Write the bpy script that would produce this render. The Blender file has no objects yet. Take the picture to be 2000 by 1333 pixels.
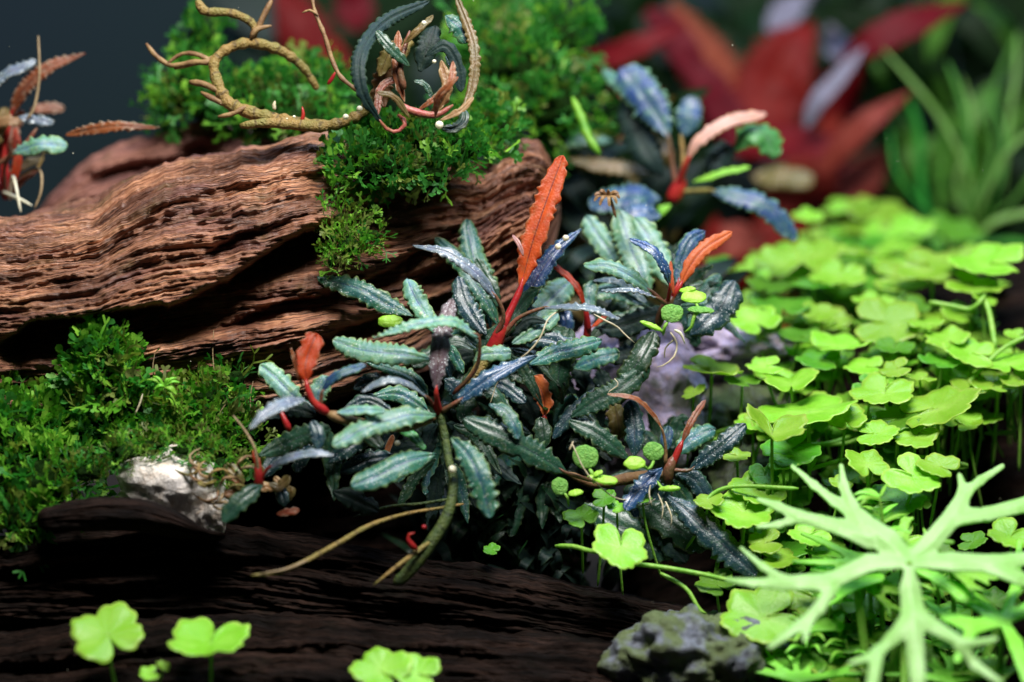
import bpy, bmesh, math, random
import numpy as np
from mathutils import Vector, noise as mnoise
random.seed(7); np.random.seed(7)
SC = bpy.context.scene
COL = SC.collection
SC.unit_settings.scale_length = 0.01        # one unit is one centimetre of the tank
# ------------------------------------------------------------------ camera
D0 = 55.6; PITCH = math.radians(20)
FW = np.array([0, math.cos(PITCH), -math.sin(PITCH)])
UPV = np.array([0, math.sin(PITCH), math.cos(PITCH)])
RT = np.array([1.0, 0, 0]); CAMP = -FW * D0
UP = np.array([0, 0, 1.0])
cd = bpy.data.cameras.new('camera'); cam = bpy.data.objects.new('camera', cd); COL.objects.link(cam)
cam.location = CAMP; cam.rotation_euler = (math.pi / 2 - PITCH, 0, 0)
cd.lens = 100; cd.sensor_width = 36; cd.clip_start = 1; cd.clip_end = 1000
cd.dof.use_dof = True; cd.dof.focus_distance = D0 - 0.3; cd.dof.aperture_fstop = 0.1 / 1.55
SC.camera = cam
# ------------------------------------------------------------------ world, lamps, exposure
w = bpy.data.worlds.new('World'); SC.world = w; w.use_nodes = True
w.node_tree.nodes['Background'].inputs[0].default_value = (0.25, 0.45, 0.6, 1)
w.node_tree.nodes['Background'].inputs[1].default_value = 0.02
SC.view_settings.view_transform = 'Standard'; SC.view_settings.look = 'None'
SC.view_settings.exposure = 0; SC.view_settings.gamma = 1
def lamp(name, loc, target, sx, sy, power, col):
    l = bpy.data.lights.new(name, 'AREA'); l.shape = 'RECTANGLE'; l.size = sx; l.size_y = sy
    l.energy = power; l.color = col
    o = bpy.data.objects.new(name, l); COL.objects.link(o); o.location = loc
    o.rotation_euler = (Vector(target) - Vector(loc)).to_track_quat('-Z', 'Y').to_euler()
lamp('tank_lamp', (4, -10, 37), (2, 1, 0), 24, 8, 42000, (1.0, 0.97, 0.93))       # the light bar over the tank
lamp('added_lamp_blue', (10, 16, 36), (3, 2, 0), 24, 6, 12000, (0.5, 0.68, 1.0))  # added cool lamp behind, gives the leaves a blue sheen
SC.cycles.max_bounces = 6; SC.cycles.transparent_max_bounces = 6
SC.cycles.use_denoising = True
try: SC.cycles.denoiser = 'OPENIMAGEDENOISE'
except Exception: pass

# ------------------------------------------------------------------ helpers
ZOFF = [0.0]
def P(px, py, d=0.0):
    D = D0 + d + ZOFF[0]
    return CAMP + FW * D + RT * ((px - 1000) / 100 * D / D0) + UPV * ((666.5 - py) / 100 * D / D0)
def Pn(px, py, d):
    px, py, d = np.broadcast_arrays(np.asarray(px, float), np.asarray(py, float), np.asarray(d, float))
    D = D0 + d; k = D / D0
    return CAMP + D[..., None] * FW + ((px - 1000) / 100 * k)[..., None] * RT + ((666.5 - py) / 100 * k)[..., None] * UPV
def nrm(v): return v / (np.linalg.norm(v, axis=-1, keepdims=True) + 1e-9)
def tag(o, label=None, cat=None, group=None, kind=None):
    if label: o['label'] = label
    if cat: o['category'] = cat
    if group: o['group'] = group
    if kind: o['kind'] = kind
    return o
def thing(name, loc, label, cat, group=None):
    o = bpy.data.objects.new(name, None); COL.objects.link(o); o.location = loc; o.empty_display_size = .2
    o['_b'] = 0; del o['_b']
    return tag(o, label, cat, group)
def mk(name, V, F, mat, parent=None, base=(0, 0, 0), uv=None, smooth=True, thick=0, mats=None, midx=None, label=None):
    V = np.asarray(V, float) - np.asarray(base, float)
    me = bpy.data.meshes.new(name)
    F = F if isinstance(F, np.ndarray) else [tuple(f) for f in F]
    if isinstance(F, np.ndarray):
        n, k = F.shape
        me.vertices.add(len(V)); me.vertices.foreach_set('co', V.astype(np.float32).ravel())
        me.loops.add(n * k); me.loops.foreach_set('vertex_index', F.astype(np.int32).ravel())
        me.polygons.add(n); me.polygons.foreach_set('loop_start', np.arange(0, n * k, k, dtype=np.int32))
        me.polygons.foreach_set('loop_total', np.full(n, k, dtype=np.int32)); me.update(calc_edges=True)
    else:
        me.from_pydata(V.tolist(), [], F); me.update()
    if uv is not None:
        ul = me.uv_layers.new(name='UVMap'); li = np.empty(len(me.loops), np.int32)
        me.loops.foreach_get('vertex_index', li); ul.data.foreach_set('uv', np.asarray(uv, np.float32)[li].ravel())
    for m in (mats or [mat]): me.materials.append(m)
    if midx is not None: me.polygons.foreach_set('material_index', np.asarray(midx, np.int32))
    if smooth: me.polygons.foreach_set('use_smooth', np.ones(len(me.polygons), bool))
    me.validate()
    o = bpy.data.objects.new(name, me); COL.objects.link(o)
    if parent is not None: o.parent = parent
    elif any(abs(b) > 0 for b in base): o.location = base
    if thick:
        s = o.modifiers.new('Solidify', 'SOLIDIFY'); s.thickness = thick; s.offset = 0
    if label: o['label'] = label
    return o
def spline(pts, n):
    p = np.asarray(pts, float)
    if len(p) == 2: t = np.linspace(0, 1, n)[:, None]; return p[0] * (1 - t) + p[1] * t
    q = np.vstack([2 * p[0] - p[1], p, 2 * p[-1] - p[-2]])
    seg = np.linalg.norm(np.diff(p, axis=0), axis=1); cum = np.r_[0, np.cumsum(seg)]
    s = np.linspace(0, cum[-1], n); i = np.clip(np.searchsorted(cum, s, 'right') - 1, 0, len(p) - 2)
    t = ((s - cum[i]) / np.maximum(seg[i], 1e-9))[:, None]
    a, b, c, e = q[i], q[i + 1], q[i + 2], q[i + 3]
    return .5 * (2 * b + (c - a) * t + (2 * a - 5 * b + 4 * c - e) * t ** 2 + (3 * b - a - 3 * c + e) * t ** 3)
def gridfaces(n, m, wrap=False):
    i, j = np.meshgrid(np.arange(n - 1), np.arange(m if wrap else m - 1), indexing='ij')
    j2 = (j + 1) % m
    return np.stack([i * m + j, i * m + j2, (i + 1) * m + j2, (i + 1) * m + j], -1).reshape(-1, 4)
def tube(pts, r, n=None, sides=8, lump=0.0, seed=0):
    """points (world) and radii along them -> verts, quads, uv"""
    pts = np.asarray(pts, float); L = np.linalg.norm(np.diff(pts, axis=0), axis=1).sum()
    n = n or max(6, int(L * 9))
    c = spline(pts, n); rr = np.interp(np.linspace(0, 1, n), np.linspace(0, 1, len(r)), r)
    if lump: rr = rr * (1 + lump * np.abs(np.sin(np.linspace(0, L * 9, n) + seed)) ** 4 + lump * .4 * np.sin(np.linspace(0, L * 31, n) + seed))
    rr[0] *= .6; rr[-1] *= .45
    T = nrm(np.gradient(c, axis=0)); A = nrm(np.cross(T, np.array([.31, .83, .21]))); B = np.cross(T, A)
    a = np.linspace(0, 2 * np.pi, sides, endpoint=False)
    V = c[:, None] + rr[:, None, None] * (np.cos(a)[None, :, None] * A[:, None] + np.sin(a)[None, :, None] * B[:, None])
    uv = np.stack(np.broadcast_arrays(np.linspace(0, L, n)[:, None], (a / 6.283)[None]), -1).reshape(-1, 2)
    V = np.vstack([V.reshape(-1, 3), c[:1], c[-1:]]); uv = np.vstack([uv, [[0, 0]], [[L, 0]]])
    F = gridfaces(n, sides, True)
    k = n * sides; j = np.arange(sides); j2 = (j + 1) % sides
    F = np.vstack([F, np.stack([np.full(sides, k), j2, j, j], -1)[:, [0, 1, 2, 3]], np.stack([np.full(sides, k + 1), (n - 1) * sides + j, (n - 1) * sides + j2, (n - 1) * sides + j2], -1)])
    F = [tuple(dict.fromkeys(f)) for f in F.tolist()]
    return V, F, uv
def pt(pts, *a, **k): return tube([P(*p) for p in pts], [x / 100 for x in a[0]], *a[1:], **k)
# value/gradient noise in numpy
_G = np.random.RandomState(3).rand(256, 256) * 2 * np.pi
def pn(x, y, s=0):
    x = np.asarray(x, float) + s * 17.13; y = np.asarray(y, float) + s * 9.71
    xi = np.floor(x).astype(int); yi = np.floor(y).astype(int); xf = x - xi; yf = y - yi
    u = xf * xf * xf * (xf * (xf * 6 - 15) + 10); v = yf * yf * yf * (yf * (yf * 6 - 15) + 10)
    def g(a, b): t = _G[(xi + a) & 255, (yi + b) & 255]; return np.cos(t) * (xf - a) + np.sin(t) * (yf - b)
    return (g(0, 0) * (1 - u) + g(1, 0) * u) * (1 - v) + (g(0, 1) * (1 - u) + g(1, 1) * u) * v
def fbm(x, y, s=0, o=4):
    r = 0; a = 1
    for k in range(o): r = r + a * pn(x * 2 ** k, y * 2 ** k, s + k); a *= .5
    return r

# ------------------------------------------------------------------ materials
def newmat(name):
    m = bpy.data.materials.new(name); m.use_nodes = True; nt = m.node_tree; nt.nodes.clear()
    out = nt.nodes.new('ShaderNodeOutputMaterial')
    return m, nt, out
class NT:
    def __init__(s, nt): s.nt = nt
    def n(s, t, **k):
        x = s.nt.nodes.new(t)
        for a, b in k.items():
            if a.startswith('i_'): 
                key = a[2:]; key = int(key) if key.isdigit() else key.replace('_', ' ')
                x.inputs[key].default_value = b
            else: setattr(x, a, b)
        return x
    def l(s, a, b): s.nt.links.new(a, b)
    def math(s, op, a, b=None, clamp=False):
        x = s.nt.nodes.new('ShaderNodeMath'); x.operation = op; x.use_clamp = clamp
        for i, v in enumerate((a, b)):
            if v is None: continue
            if isinstance(v, (int, float)): x.inputs[i].default_value = v
            else: s.l(v, x.inputs[i])
        return x.outputs[0]
    def mix(s, f, a, b, mode='MIX'):
        x = s.nt.nodes.new('ShaderNodeMix'); x.data_type = 'RGBA'; x.blend_type = mode
        for i, v in ((0, f), (6, a), (7, b)):
            if isinstance(v, (int, float)): x.inputs[i].default_value = v
            elif isinstance(v, (tuple, list)): x.inputs[i].default_value = (*v[:3], 1)
            else: s.l(v, x.inputs[i])
        return x.outputs[2]
    def ramp(s, f, stops):
        x = s.nt.nodes.new('ShaderNodeValToRGB'); e = x.color_ramp.elements
        for i, (p, c) in enumerate(stops):
            q = e[i] if i < 2 else e.new(p)
            q.position = p; q.color = (c, c, c, 1) if isinstance(c, (int, float)) else (*c, 1)
        s.l(f, x.inputs[0]); return x.outputs[0]
def leaf_mat(name, c1, c2, mid, edge, trans, speck=0.0, rough=.38, tw=.35, spec=.5, veins=.15, coat=0.0, hsv=.03, mott=3.0, midw=.055, edgew=.9, radial=0):
    m, nt, out = newmat(name); N = NT(nt)
    uvn = N.n('ShaderNodeUVMap'); sep = N.n('ShaderNodeSeparateXYZ'); N.l(uvn.outputs[0], sep.inputs[0])
    U, Vv = sep.outputs[0], sep.outputs[1]
    a = N.math('ABSOLUTE', Vv)
    tc = N.n('ShaderNodeTexCoord'); ob = tc.outputs['Object']
    nz = N.n('ShaderNodeTexNoise', i_Scale=mott, i_Detail=4.0); N.l(ob, nz.inputs['Vector'])
    col = N.mix(N.ramp(nz.outputs[0], [(.38, 0.0), (.64, 1.0)]), c1, c2)
    col = N.mix(N.ramp(a, [(.15, 0.0), (.95, .75)]), col, c1)
    # side veins
    sv = N.math('SINE', N.math('MULTIPLY', N.math('SUBTRACT', U, N.math('MULTIPLY', a, .35)), 62.0))
    svm = N.ramp(sv, [(.80, 0.0), (1.0, 1.0)])
    col = N.mix(N.math('MULTIPLY', svm, .25 * veins), col, mid)
    col = N.mix(N.ramp(a, [(midw * .5, 1.0), (midw * 1.6, 0.0)]), col, mid)
    ez = N.math('ADD', a, N.math('MULTIPLY', N.math('SUBTRACT', nz.outputs[0], .5), .25))
    col = N.mix(N.ramp(ez, [(edgew - .1, 0.0), (edgew + .08, 1.0)]), col, edge)
    if radial:
        rv = N.math('ABSOLUTE', N.math('SINE', N.math('MULTIPLY', U, math.pi * radial)))
        col = N.mix(N.math('MULTIPLY', N.ramp(rv, [(.0, .85), (.14, 0.0)]), N.ramp(a, [(.1, 1.0), (.9, .2)])), col, edge)
    m2 = N.n('ShaderNodeTexNoise', i_Scale=9.0, i_Detail=3.0); N.l(ob, m2.inputs['Vector'])
    col = N.mix(N.ramp(m2.outputs[0], [(.52, 0.0), (.72, .5)]), col, edge if not radial else c1)
    oi = N.n('ShaderNodeObjectInfo'); hs = N.n('ShaderNodeHueSaturation'); N.l(col, hs.inputs['Color'])
    N.l(N.math('ADD', N.math('MULTIPLY', N.math('SUBTRACT', oi.outputs['Random'], .5), hsv), .5), hs.inputs['Hue'])
    N.l(N.math('ADD', N.math('MULTIPLY', oi.outputs['Random'], .5), .75), hs.inputs['Value'])
    col = hs.outputs[0]
    if speck:
        vo = N.n('ShaderNodeTexVoronoi', i_Scale=18.0, i_Randomness=1.0); N.l(ob, vo.inputs['Vector'])
        sz = N.n('ShaderNodeTexNoise', i_Scale=2.2); N.l(ob, sz.inputs['Vector'])
        th = N.math('MULTIPLY', N.ramp(sz.outputs[0], [(.34, .35), (.60, 1.0)]), .23)
        dot = N.math('MULTIPLY', N.math('LESS_THAN', vo.outputs['Distance'], th), speck)
        vo2 = N.n('ShaderNodeTexVoronoi', i_Scale=26.0); N.l(ob, vo2.inputs['Vector'])
        dot = N.math('MAXIMUM', dot, N.math('MULTIPLY', N.math('LESS_THAN', vo2.outputs['Distance'], .17), speck * .45))
        col = N.mix(dot, col, (.85, .9, .92))
    pb = N.n('ShaderNodeBsdfPrincipled', i_Roughness=rough); N.l(col, pb.inputs['Base Color'])
    pb.inputs['Specular IOR Level'].default_value = spec; pb.inputs['Coat Weight'].default_value = coat
    pb.inputs['Coat Roughness'].default_value = .18
    fz = N.n('ShaderNodeTexNoise', i_Scale=22.0, i_Detail=3.0); N.l(ob, fz.inputs['Vector'])
    bh = N.math('ADD', N.math('MULTIPLY', svm, -.4 * veins), fz.outputs[0])
    bp = N.n('ShaderNodeBump', i_Strength=.45, i_Distance=.03); N.l(bh, bp.inputs['Height']); N.l(bp.outputs[0], pb.inputs['Normal'])
    tr = N.n('ShaderNodeBsdfTranslucent'); N.l(N.mix(.85, col, trans) if not isinstance(trans, type(None)) else col, tr.inputs[0])
    N.l(bp.outputs[0], tr.inputs['Normal'])
    mx = N.n('ShaderNodeMixShader', i_0=tw); N.l(pb.outputs[0], mx.inputs[1]); N.l(tr.outputs[0], mx.inputs[2])
    N.l(mx.outputs[0], out.inputs[0]); return m
def plain_mat(name, c1, c2, rough=.5, scale=4, bump=.4, tw=0, trans=None, spec=.4, stripes=0, bscale=20, hsv=0):
    m, nt, out = newmat(name); N = NT(nt); tc = N.n('ShaderNodeTexCoord')
    nz = N.n('ShaderNodeTexNoise', i_Scale=scale, i_Detail=5.0); N.l(tc.outputs['Object'], nz.inputs['Vector'])
    col = N.mix(N.ramp(nz.outputs[0], [(.38, 0.0), (.62, 1.0)]), c1, c2)
    if stripes:
        sep = N.n('ShaderNodeSeparateXYZ'); N.l(tc.outputs['UV'], sep.inputs[0])
        s = N.math('SINE', N.math('ADD', N.math('MULTIPLY', sep.outputs[0], stripes), N.math('MULTIPLY', nz.outputs[0], 5.0)))
        col = N.mix(N.ramp(s, [(.86, 0.0), (1.0, .8)]), col, tuple(x * .35 for x in c1))
    if hsv:
        oi = N.n('ShaderNodeObjectInfo'); hs = N.n('ShaderNodeHueSaturation'); N.l(col, hs.inputs['Color'])
        N.l(N.math('ADD', N.math('MULTIPLY', N.math('SUBTRACT', oi.outputs['Random'], .5), hsv), .5), hs.inputs['Hue'])
        N.l(N.math('ADD', N.math('MULTIPLY', oi.outputs['Random'], .6), .65), hs.inputs['Value']); col = hs.outputs[0]
    pb = N.n('ShaderNodeBsdfPrincipled', i_Roughness=rough); N.l(col, pb.inputs['Base Color']); pb.inputs['Specular IOR Level'].default_value = spec
    b = N.n('ShaderNodeTexNoise', i_Scale=bscale, i_Detail=6.0); N.l(tc.outputs['Object'], b.inputs['Vector'])
    bp = N.n('ShaderNodeBump', i_Strength=bump, i_Distance=.05); N.l(b.outputs[0], bp.inputs['Height']); N.l(bp.outputs[0], pb.inputs['Normal'])
    if tw:
        tr = N.n('ShaderNodeBsdfTranslucent'); N.l(N.mix(1.0, col, trans or (1, 1, 1), 'MULTIPLY') if trans is None else N.mix(.6, col, trans), tr.inputs[0])
        mx = N.n('ShaderNodeMixShader', i_0=tw); N.l(pb.outputs[0], mx.inputs[1]); N.l(tr.outputs[0], mx.inputs[2]); N.l(mx.outputs[0], out.inputs[0])
    else: N.l(pb.outputs[0], out.inputs[0])
    return m
def wood_mat(name, dark, mid, light, rough=.7, streak=1.0, bump=.8, pink=None, spec=.35):
    m, nt, out = newmat(name); N = NT(nt); uv = N.n('ShaderNodeUVMap')
    def nz(sx, sy, det=5, sc=1.0, dist=0.0):
        mp = N.n('ShaderNodeMapping'); mp.inputs['Scale'].default_value = (sx, sy, 1); N.l(uv.outputs[0], mp.inputs[0])
        t = N.n('ShaderNodeTexNoise', i_Scale=sc, i_Detail=float(det), i_Distortion=dist); N.l(mp.outputs[0], t.inputs['Vector']); return t.outputs[0]
    a = nz(.5, 9, 6, 1, .6); b = nz(.45, 1.2, 4); c = nz(1.2, 34, 4, 1, .3); e = nz(6, 22, 3)
    col = N.mix(N.ramp(a, [(.34, 0.0), (.66, 1.0)]), mid, light)
    col = N.mix(N.ramp(b, [(.40, 0.0), (.60, .85)]), col, dark)
    col = N.mix(N.ramp(c, [(.38, .95), (.50, 0.0)]), col, tuple(x * .45 for x in dark))
    if pink:
        g = nz(.35, .9, 3); col = N.mix(N.ramp(g, [(.5, 0.0), (.7, .65)]), col, pink)
    fl = nz(1.1, 1.6, 5); col = N.mix(N.ramp(fl, [(.56, 0.0), (.7, .6)]), col, tuple(x * y for x, y in zip(mid, (.42, .75, .5))))
    col = N.mix(N.ramp(e, [(.4, .35), (.55, 0.0)]), col, tuple(x * .6 for x in mid))
    pb = N.n('ShaderNodeBsdfPrincipled', i_Roughness=rough); N.l(col, pb.inputs['Base Color']); pb.inputs['Specular IOR Level'].default_value = spec
    h = N.math('ADD', N.math('MULTIPLY', a, .6), N.math('ADD', N.math('MULTIPLY', c, .8), N.math('MULTIPLY', e, .35)))
    bp = N.n('ShaderNodeBump', i_Strength=bump, i_Distance=.09); N.l(h, bp.inputs['Height']); N.l(bp.outputs[0], pb.inputs['Normal'])
    N.l(pb.outputs[0], out.inputs[0]); return m
M = {}
M['teal'] = leaf_mat('teal_leaf', (.04, .17, .10), (.05, .165, .21), (.02, .06, .14), (.20, .30, .10), (.1, .35, .2), speck=.7, coat=.08)
M['pale'] = leaf_mat('pale_teal_leaf', (.14, .34, .20), (.19, .36, .43), (.05, .11, .24), (.32, .46, .18), (.2, .5, .25), speck=.55, coat=.08, mott=4)
M['blue'] = leaf_mat('blue_leaf', (.015, .06, .13), (.03, .08, .22), (.008, .02, .05), (.05, .12, .12), (.1, .2, .4), speck=.8, rough=.3, coat=.5, tw=.12)
M['bluegreen'] = leaf_mat('blue_green_leaf', (.012, .04, .17), (.02, .10, .09), (.02, .05, .10), (.12, .26, .12), (.1, .3, .3), speck=.3, rough=.45, coat=.1, tw=.15)
M['dark'] = leaf_mat('dark_green_leaf', (.008, .042, .022), (.014, .065, .03), (.01, .03, .025), (.06, .09, .03), (.05, .25, .05), speck=.18, rough=.42, coat=.22, tw=.15)
M['darkblue'] = leaf_mat('dark_blue_leaf', (.008, .032, .035), (.013, .045, .07), (.008, .02, .03), (.04, .09, .05), (.05, .2, .15), speck=.4, rough=.36, coat=.085, tw=.1)
M['grey'] = leaf_mat('grey_violet_leaf', (.10, .15, .18), (.14, .17, .25), (.05, .05, .09), (.18, .2, .16), (.2, .2, .25), speck=.95, coat=.4, tw=.15, veins=.2)
M['purple'] = leaf_mat('purple_brown_leaf', (.11, .075, .095), (.16, .11, .12), (.05, .025, .02), (.2, .2, .2), (.3, .12, .1), speck=1.0, tw=.2, veins=.2)
M['red'] = leaf_mat('red_leaf', (.42, .06, .014), (.58, .10, .02), (.12, .006, .008), (.26, .12, .04), (.95, .11, .02), rough=.45, tw=.55, veins=.15, mott=5, hsv=.01, midw=.05, edgew=.97)
M['orange'] = leaf_mat('orange_leaf', (.60, .15, .04), (.68, .22, .07), (.25, .02, .012), (.5, .2, .1), (1.0, .25, .06), rough=.45, tw=.5, veins=.3, hsv=.01)
M['green'] = leaf_mat('mid_green_leaf', (.05, .22, .06), (.08, .3, .08), (.03, .12, .04), (.15, .4, .08), (.1, .5, .08), speck=.4, coat=.08)
M['lime'] = leaf_mat('lime_leaf', (.22, .55, .04), (.30, .62, .06), (.12, .35, .02), (.3, .6, .08), (.4, .9, .05), tw=.4, rough=.5)
M['olive'] = leaf_mat('olive_brown_leaf', (.12, .10, .03), (.2, .12, .04), (.05, .03, .01), (.2, .15, .06), (.4, .25, .05), tw=.3)
M['brown'] = leaf_mat('rust_brown_leaf', (.26, .08, .03), (.18, .06, .03), (.08, .02, .015), (.4, .35, .25), (.6, .12, .03), tw=.35, hsv=.02)
M['pink'] = leaf_mat('pink_leaf', (.55, .33, .3), (.48, .25, .2), (.4, .12, .1), (.6, .3, .15), (.8, .3, .2), tw=.3)
M['tan'] = leaf_mat('dead_tan_leaf', (.35, .22, .1), (.25, .12, .05), (.2, .1, .04), (.4, .3, .15), (.6, .35, .1), tw=.35)
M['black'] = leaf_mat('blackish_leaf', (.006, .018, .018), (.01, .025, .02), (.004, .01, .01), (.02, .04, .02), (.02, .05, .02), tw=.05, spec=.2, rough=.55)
M['petiole_red'] = plain_mat('red_petiole', (.30, .012, .018), (.36, .03, .02), rough=.32, tw=.2, trans=(.8, .06, .04), bump=.2)
M['petiole_brown'] = plain_mat('brown_petiole', (.16, .05, .03), (.10, .06, .03), rough=.4)
M['rhizome'] = plain_mat('yellow_rhizome', (.24, .15, .04), (.17, .15, .035), rough=.5, stripes=15, scale=2.2, bump=1.2)
M['rhizome_green'] = plain_mat('green_rhizome', (.028, .055, .009), (.06, .085, .014), rough=.6, stripes=20, scale=6, bump=1.0)
M['twig'] = plain_mat('brown_twig', (.14, .07, .03), (.24, .15, .06), rough=.6)
M['root'] = plain_mat('pale_root', (.55, .48, .30), (.7, .62, .45), rough=.5, tw=.3)
M['roothair'] = plain_mat('brown_root', (.2, .14, .07), (.3, .22, .12), rough=.6)
M['egg'] = plain_mat('white_egg', (.85, .82, .62), (.9, .88, .7), rough=.3, tw=.3)
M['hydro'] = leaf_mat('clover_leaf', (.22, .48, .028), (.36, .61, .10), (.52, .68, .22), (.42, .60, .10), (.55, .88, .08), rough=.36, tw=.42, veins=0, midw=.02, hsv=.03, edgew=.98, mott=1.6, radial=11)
M['hydro_shaded'] = leaf_mat('shaded_clover_leaf', (.08, .26, .012), (.15, .37, .025), (.2, .45, .05), (.2, .42, .05), (.2, .7, .03), rough=.45, tw=.45, veins=0, midw=.02, hsv=.03, edgew=.98, mott=1.6, radial=11)  # darker copy of the clover leaf: lower-layer shade put into its colour
M['hydro_stem'] = plain_mat('clover_stem', (.2, .48, .05), (.3, .55, .09), rough=.4, tw=.3)
M['fern'] = leaf_mat('pale_finger_leaf', (.34, .66, .18), (.56, .80, .40), (.5, .76, .3), (.5, .8, .3), (.5, .95, .25), rough=.4, tw=.4, veins=0, midw=.01, hsv=.02, edgew=2, mott=1.2)
M['fern_green'] = leaf_mat('green_finger_leaf', (.26, .6, .06), (.34, .66, .1), (.3, .6, .1), (.3, .6, .1), (.3, .9, .05), rough=.45, tw=.4, veins=0, midw=.01, hsv=.03, edgew=2)
M['moss'] = plain_mat('moss', (.08, .28, .015), (.22, .46, .04), rough=.5, scale=1.5, tw=.35, trans=(.12, .55, .03), bump=.2)
M['moss_deep'] = plain_mat('moss_dark_tone', (.025, .15, .02), (.05, .24, .03), rough=.5, scale=1.5, tw=.35, trans=(.05, .4, .03), bump=.2)
M['moss_olive'] = plain_mat('moss_olive_tone', (.16, .24, .03), (.10, .12, .03), rough=.55, scale=1.5, tw=.35, trans=(.25, .4, .03), bump=.2)
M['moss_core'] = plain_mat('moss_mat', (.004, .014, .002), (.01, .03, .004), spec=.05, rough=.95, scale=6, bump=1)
M['wood'] = wood_mat('driftwood', (.06, .024, .017), (.27, .105, .055), (.60, .30, .16), pink=(.20, .085, .075), rough=.5, bump=1.0)
M['wood_back'] = wood_mat('driftwood_back', (.10, .04, .04), (.28, .11, .08), (.42, .20, .14), pink=(.28, .12, .12))
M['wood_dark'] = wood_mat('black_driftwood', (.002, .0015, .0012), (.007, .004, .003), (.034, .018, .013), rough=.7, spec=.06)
M['bg_red'] = leaf_mat('far_red_leaf', (.11, .002, .005), (.18, .005, .008), (.13, .008, .008), (.15, .01, .01), (.5, .02, .02), rough=.5, tw=.3, veins=0, spec=.12, hsv=.02)
M['bg_salmon'] = leaf_mat('far_salmon_leaf', (.20, .035, .022), (.25, .05, .03), (.2, .04, .03), (.2, .04, .03), (.6, .1, .05), rough=.5, tw=.3, veins=0, spec=.12, hsv=.02)
M['bg_grey'] = leaf_mat('far_silvery_leaf', (.16, .16, .22), (.2, .19, .27), (.15, .15, .2), (.2, .18, .22), (.5, .4, .5), rough=.4, tw=.2, veins=0, spec=.12)
M['bg_green'] = leaf_mat('far_green_blade', (.03, .16, .015), (.06, .25, .03), (.08, .25, .05), (.1, .35, .05), (.1, .6, .05), rough=.45, tw=.35, veins=0, spec=.12, hsv=.05)
M['bg_pale'] = leaf_mat('far_pale_blade', (.14, .33, .06), (.22, .42, .13), (.3, .5, .2), (.2, .45, .1), (.3, .7, .15), rough=.45, tw=.35, veins=0, spec=.12, hsv=.04)
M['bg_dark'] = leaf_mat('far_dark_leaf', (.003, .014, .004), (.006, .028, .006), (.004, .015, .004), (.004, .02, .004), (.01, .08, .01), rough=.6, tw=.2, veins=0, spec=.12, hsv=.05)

# ------------------------------------------------------------------ leaf builder
def prof_oblong(t):
    a = 1 - (1 - np.minimum(t / .38, 1)) ** 2; b = np.sqrt(np.maximum(1 - (np.maximum(t - .62, 0) / .38) ** 2.4, 0))
    return np.maximum(a, .1) * b * .97 + .03 * (1 - t)
def prof_lance(t): return np.maximum(np.sin(np.pi * t ** .8), 0) ** .8 * .96 + .04 * (1 - t)
def prof_blunt(t):
    a = 1 - (1 - np.minimum(t / .5, 1)) ** 2; b = np.sqrt(np.maximum(1 - (np.maximum(t - .8, 0) / .2) ** 2.5, 0))
    return np.maximum(a, .1) * b + .02
PROF = {'o': prof_oblong, 'l': prof_lance, 'b': prof_blunt}
def blade(spine, wpx, up=.3, prof='o', ruffle=.14, period=.2, curl=.25, side=0.0, seed=0, nc=11, jag=.15, ncap=110):
    c0 = np.array([P(*p) for p in spine]); L = np.linalg.norm(np.diff(c0, axis=0), axis=1).sum()
    n = int(min(ncap, max(16, L / .028))); c = spline(c0, n); t = np.linspace(0, 1, n)
    rs = np.random.RandomState(seed)
    T = nrm(np.gradient(c, axis=0)); toC = nrm(CAMP - c)
    h = (1 - up) * toC + up * UP + side * RT
    Nn = nrm(h - (h * T).sum(1, keepdims=True) * T); W = np.cross(T, Nn)
    D = np.linalg.norm(c - CAMP, axis=1)
    wd = wpx * .86 / 200 * PROF[prof](t) * D / D0
    v = np.linspace(-1, 1, nc); waves = L / period * 2 * np.pi
    Vt = []; uv = []
    ph = rs.rand(2) * 6.28; wf = .75 + .6 * rs.rand(); waves = waves * wf; lump_ = .25 + 1.5 * rs.rand()
    for j, vv in enumerate(v):
        s = 0 if vv < 0 else 1
        wave = np.sin(waves * (t + .16 / max(1, wf) * pn(t * 4 + seed, s * 7.7 + .2, 9)) + ph[s])
        irr = np.clip(.75 + 2.0 * pn(t * 5 + seed, s * 3.3 + .5, 2), .1, 1.7)
        edge = abs(vv) ** 5
        ww = wd * vv * (1 + jag * edge * np.sin(waves * (t + .16 / max(1, wf) * pn(t * 4 + seed, s * 7.7 + .2, 9)) + ph[s] + 1.2) * irr + jag * edge * (pn(t * L * 7, s * 5. + seed, 4) * 1.6 + pn(t * L * 17, s * 5. + seed, 6) * .9))
        z = .55 * ruffle * wpx / 100 * edge * wave * irr * np.minimum(1, t * 6) - curl * wd * vv * vv - .035 * math.exp(-(vv / .12) ** 2) * np.minimum(1, wpx / 30)
        z = z + .05 * wpx / 100 * pn(t * 4 + seed, vv * 2., 5) + .10 * wpx / 100 * lump_ * pn(t * 3.1 + seed, vv * .6 + 3, 7)
        Vt.append(c + W * ww[:, None] + Nn * z[:, None]); uv.append(np.stack([t, np.full(n, vv)], -1))
    V = np.stack(Vt, 1).reshape(-1, 3); UVs = np.stack(uv, 1).reshape(-1, 2)
    return V, gridfaces(n, nc), UVs
_seed = [0]
LEAFLAB = {'red': 'orange red translucent young leaf', 'orange': 'orange young leaf', 'blue': 'shiny blue leaf', 'pink': 'pale pink leaf', 'purple': 'purple brown leaf dotted white', 'grey': 'grey violet leaf with fine white dots', 'lime': 'bright lime leaf', 'tan': 'dead tan leaf', 'brown': 'rust brown leaf', 'bluegreen': 'blue and green leaf', 'olive': 'olive brown leaf'}
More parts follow.
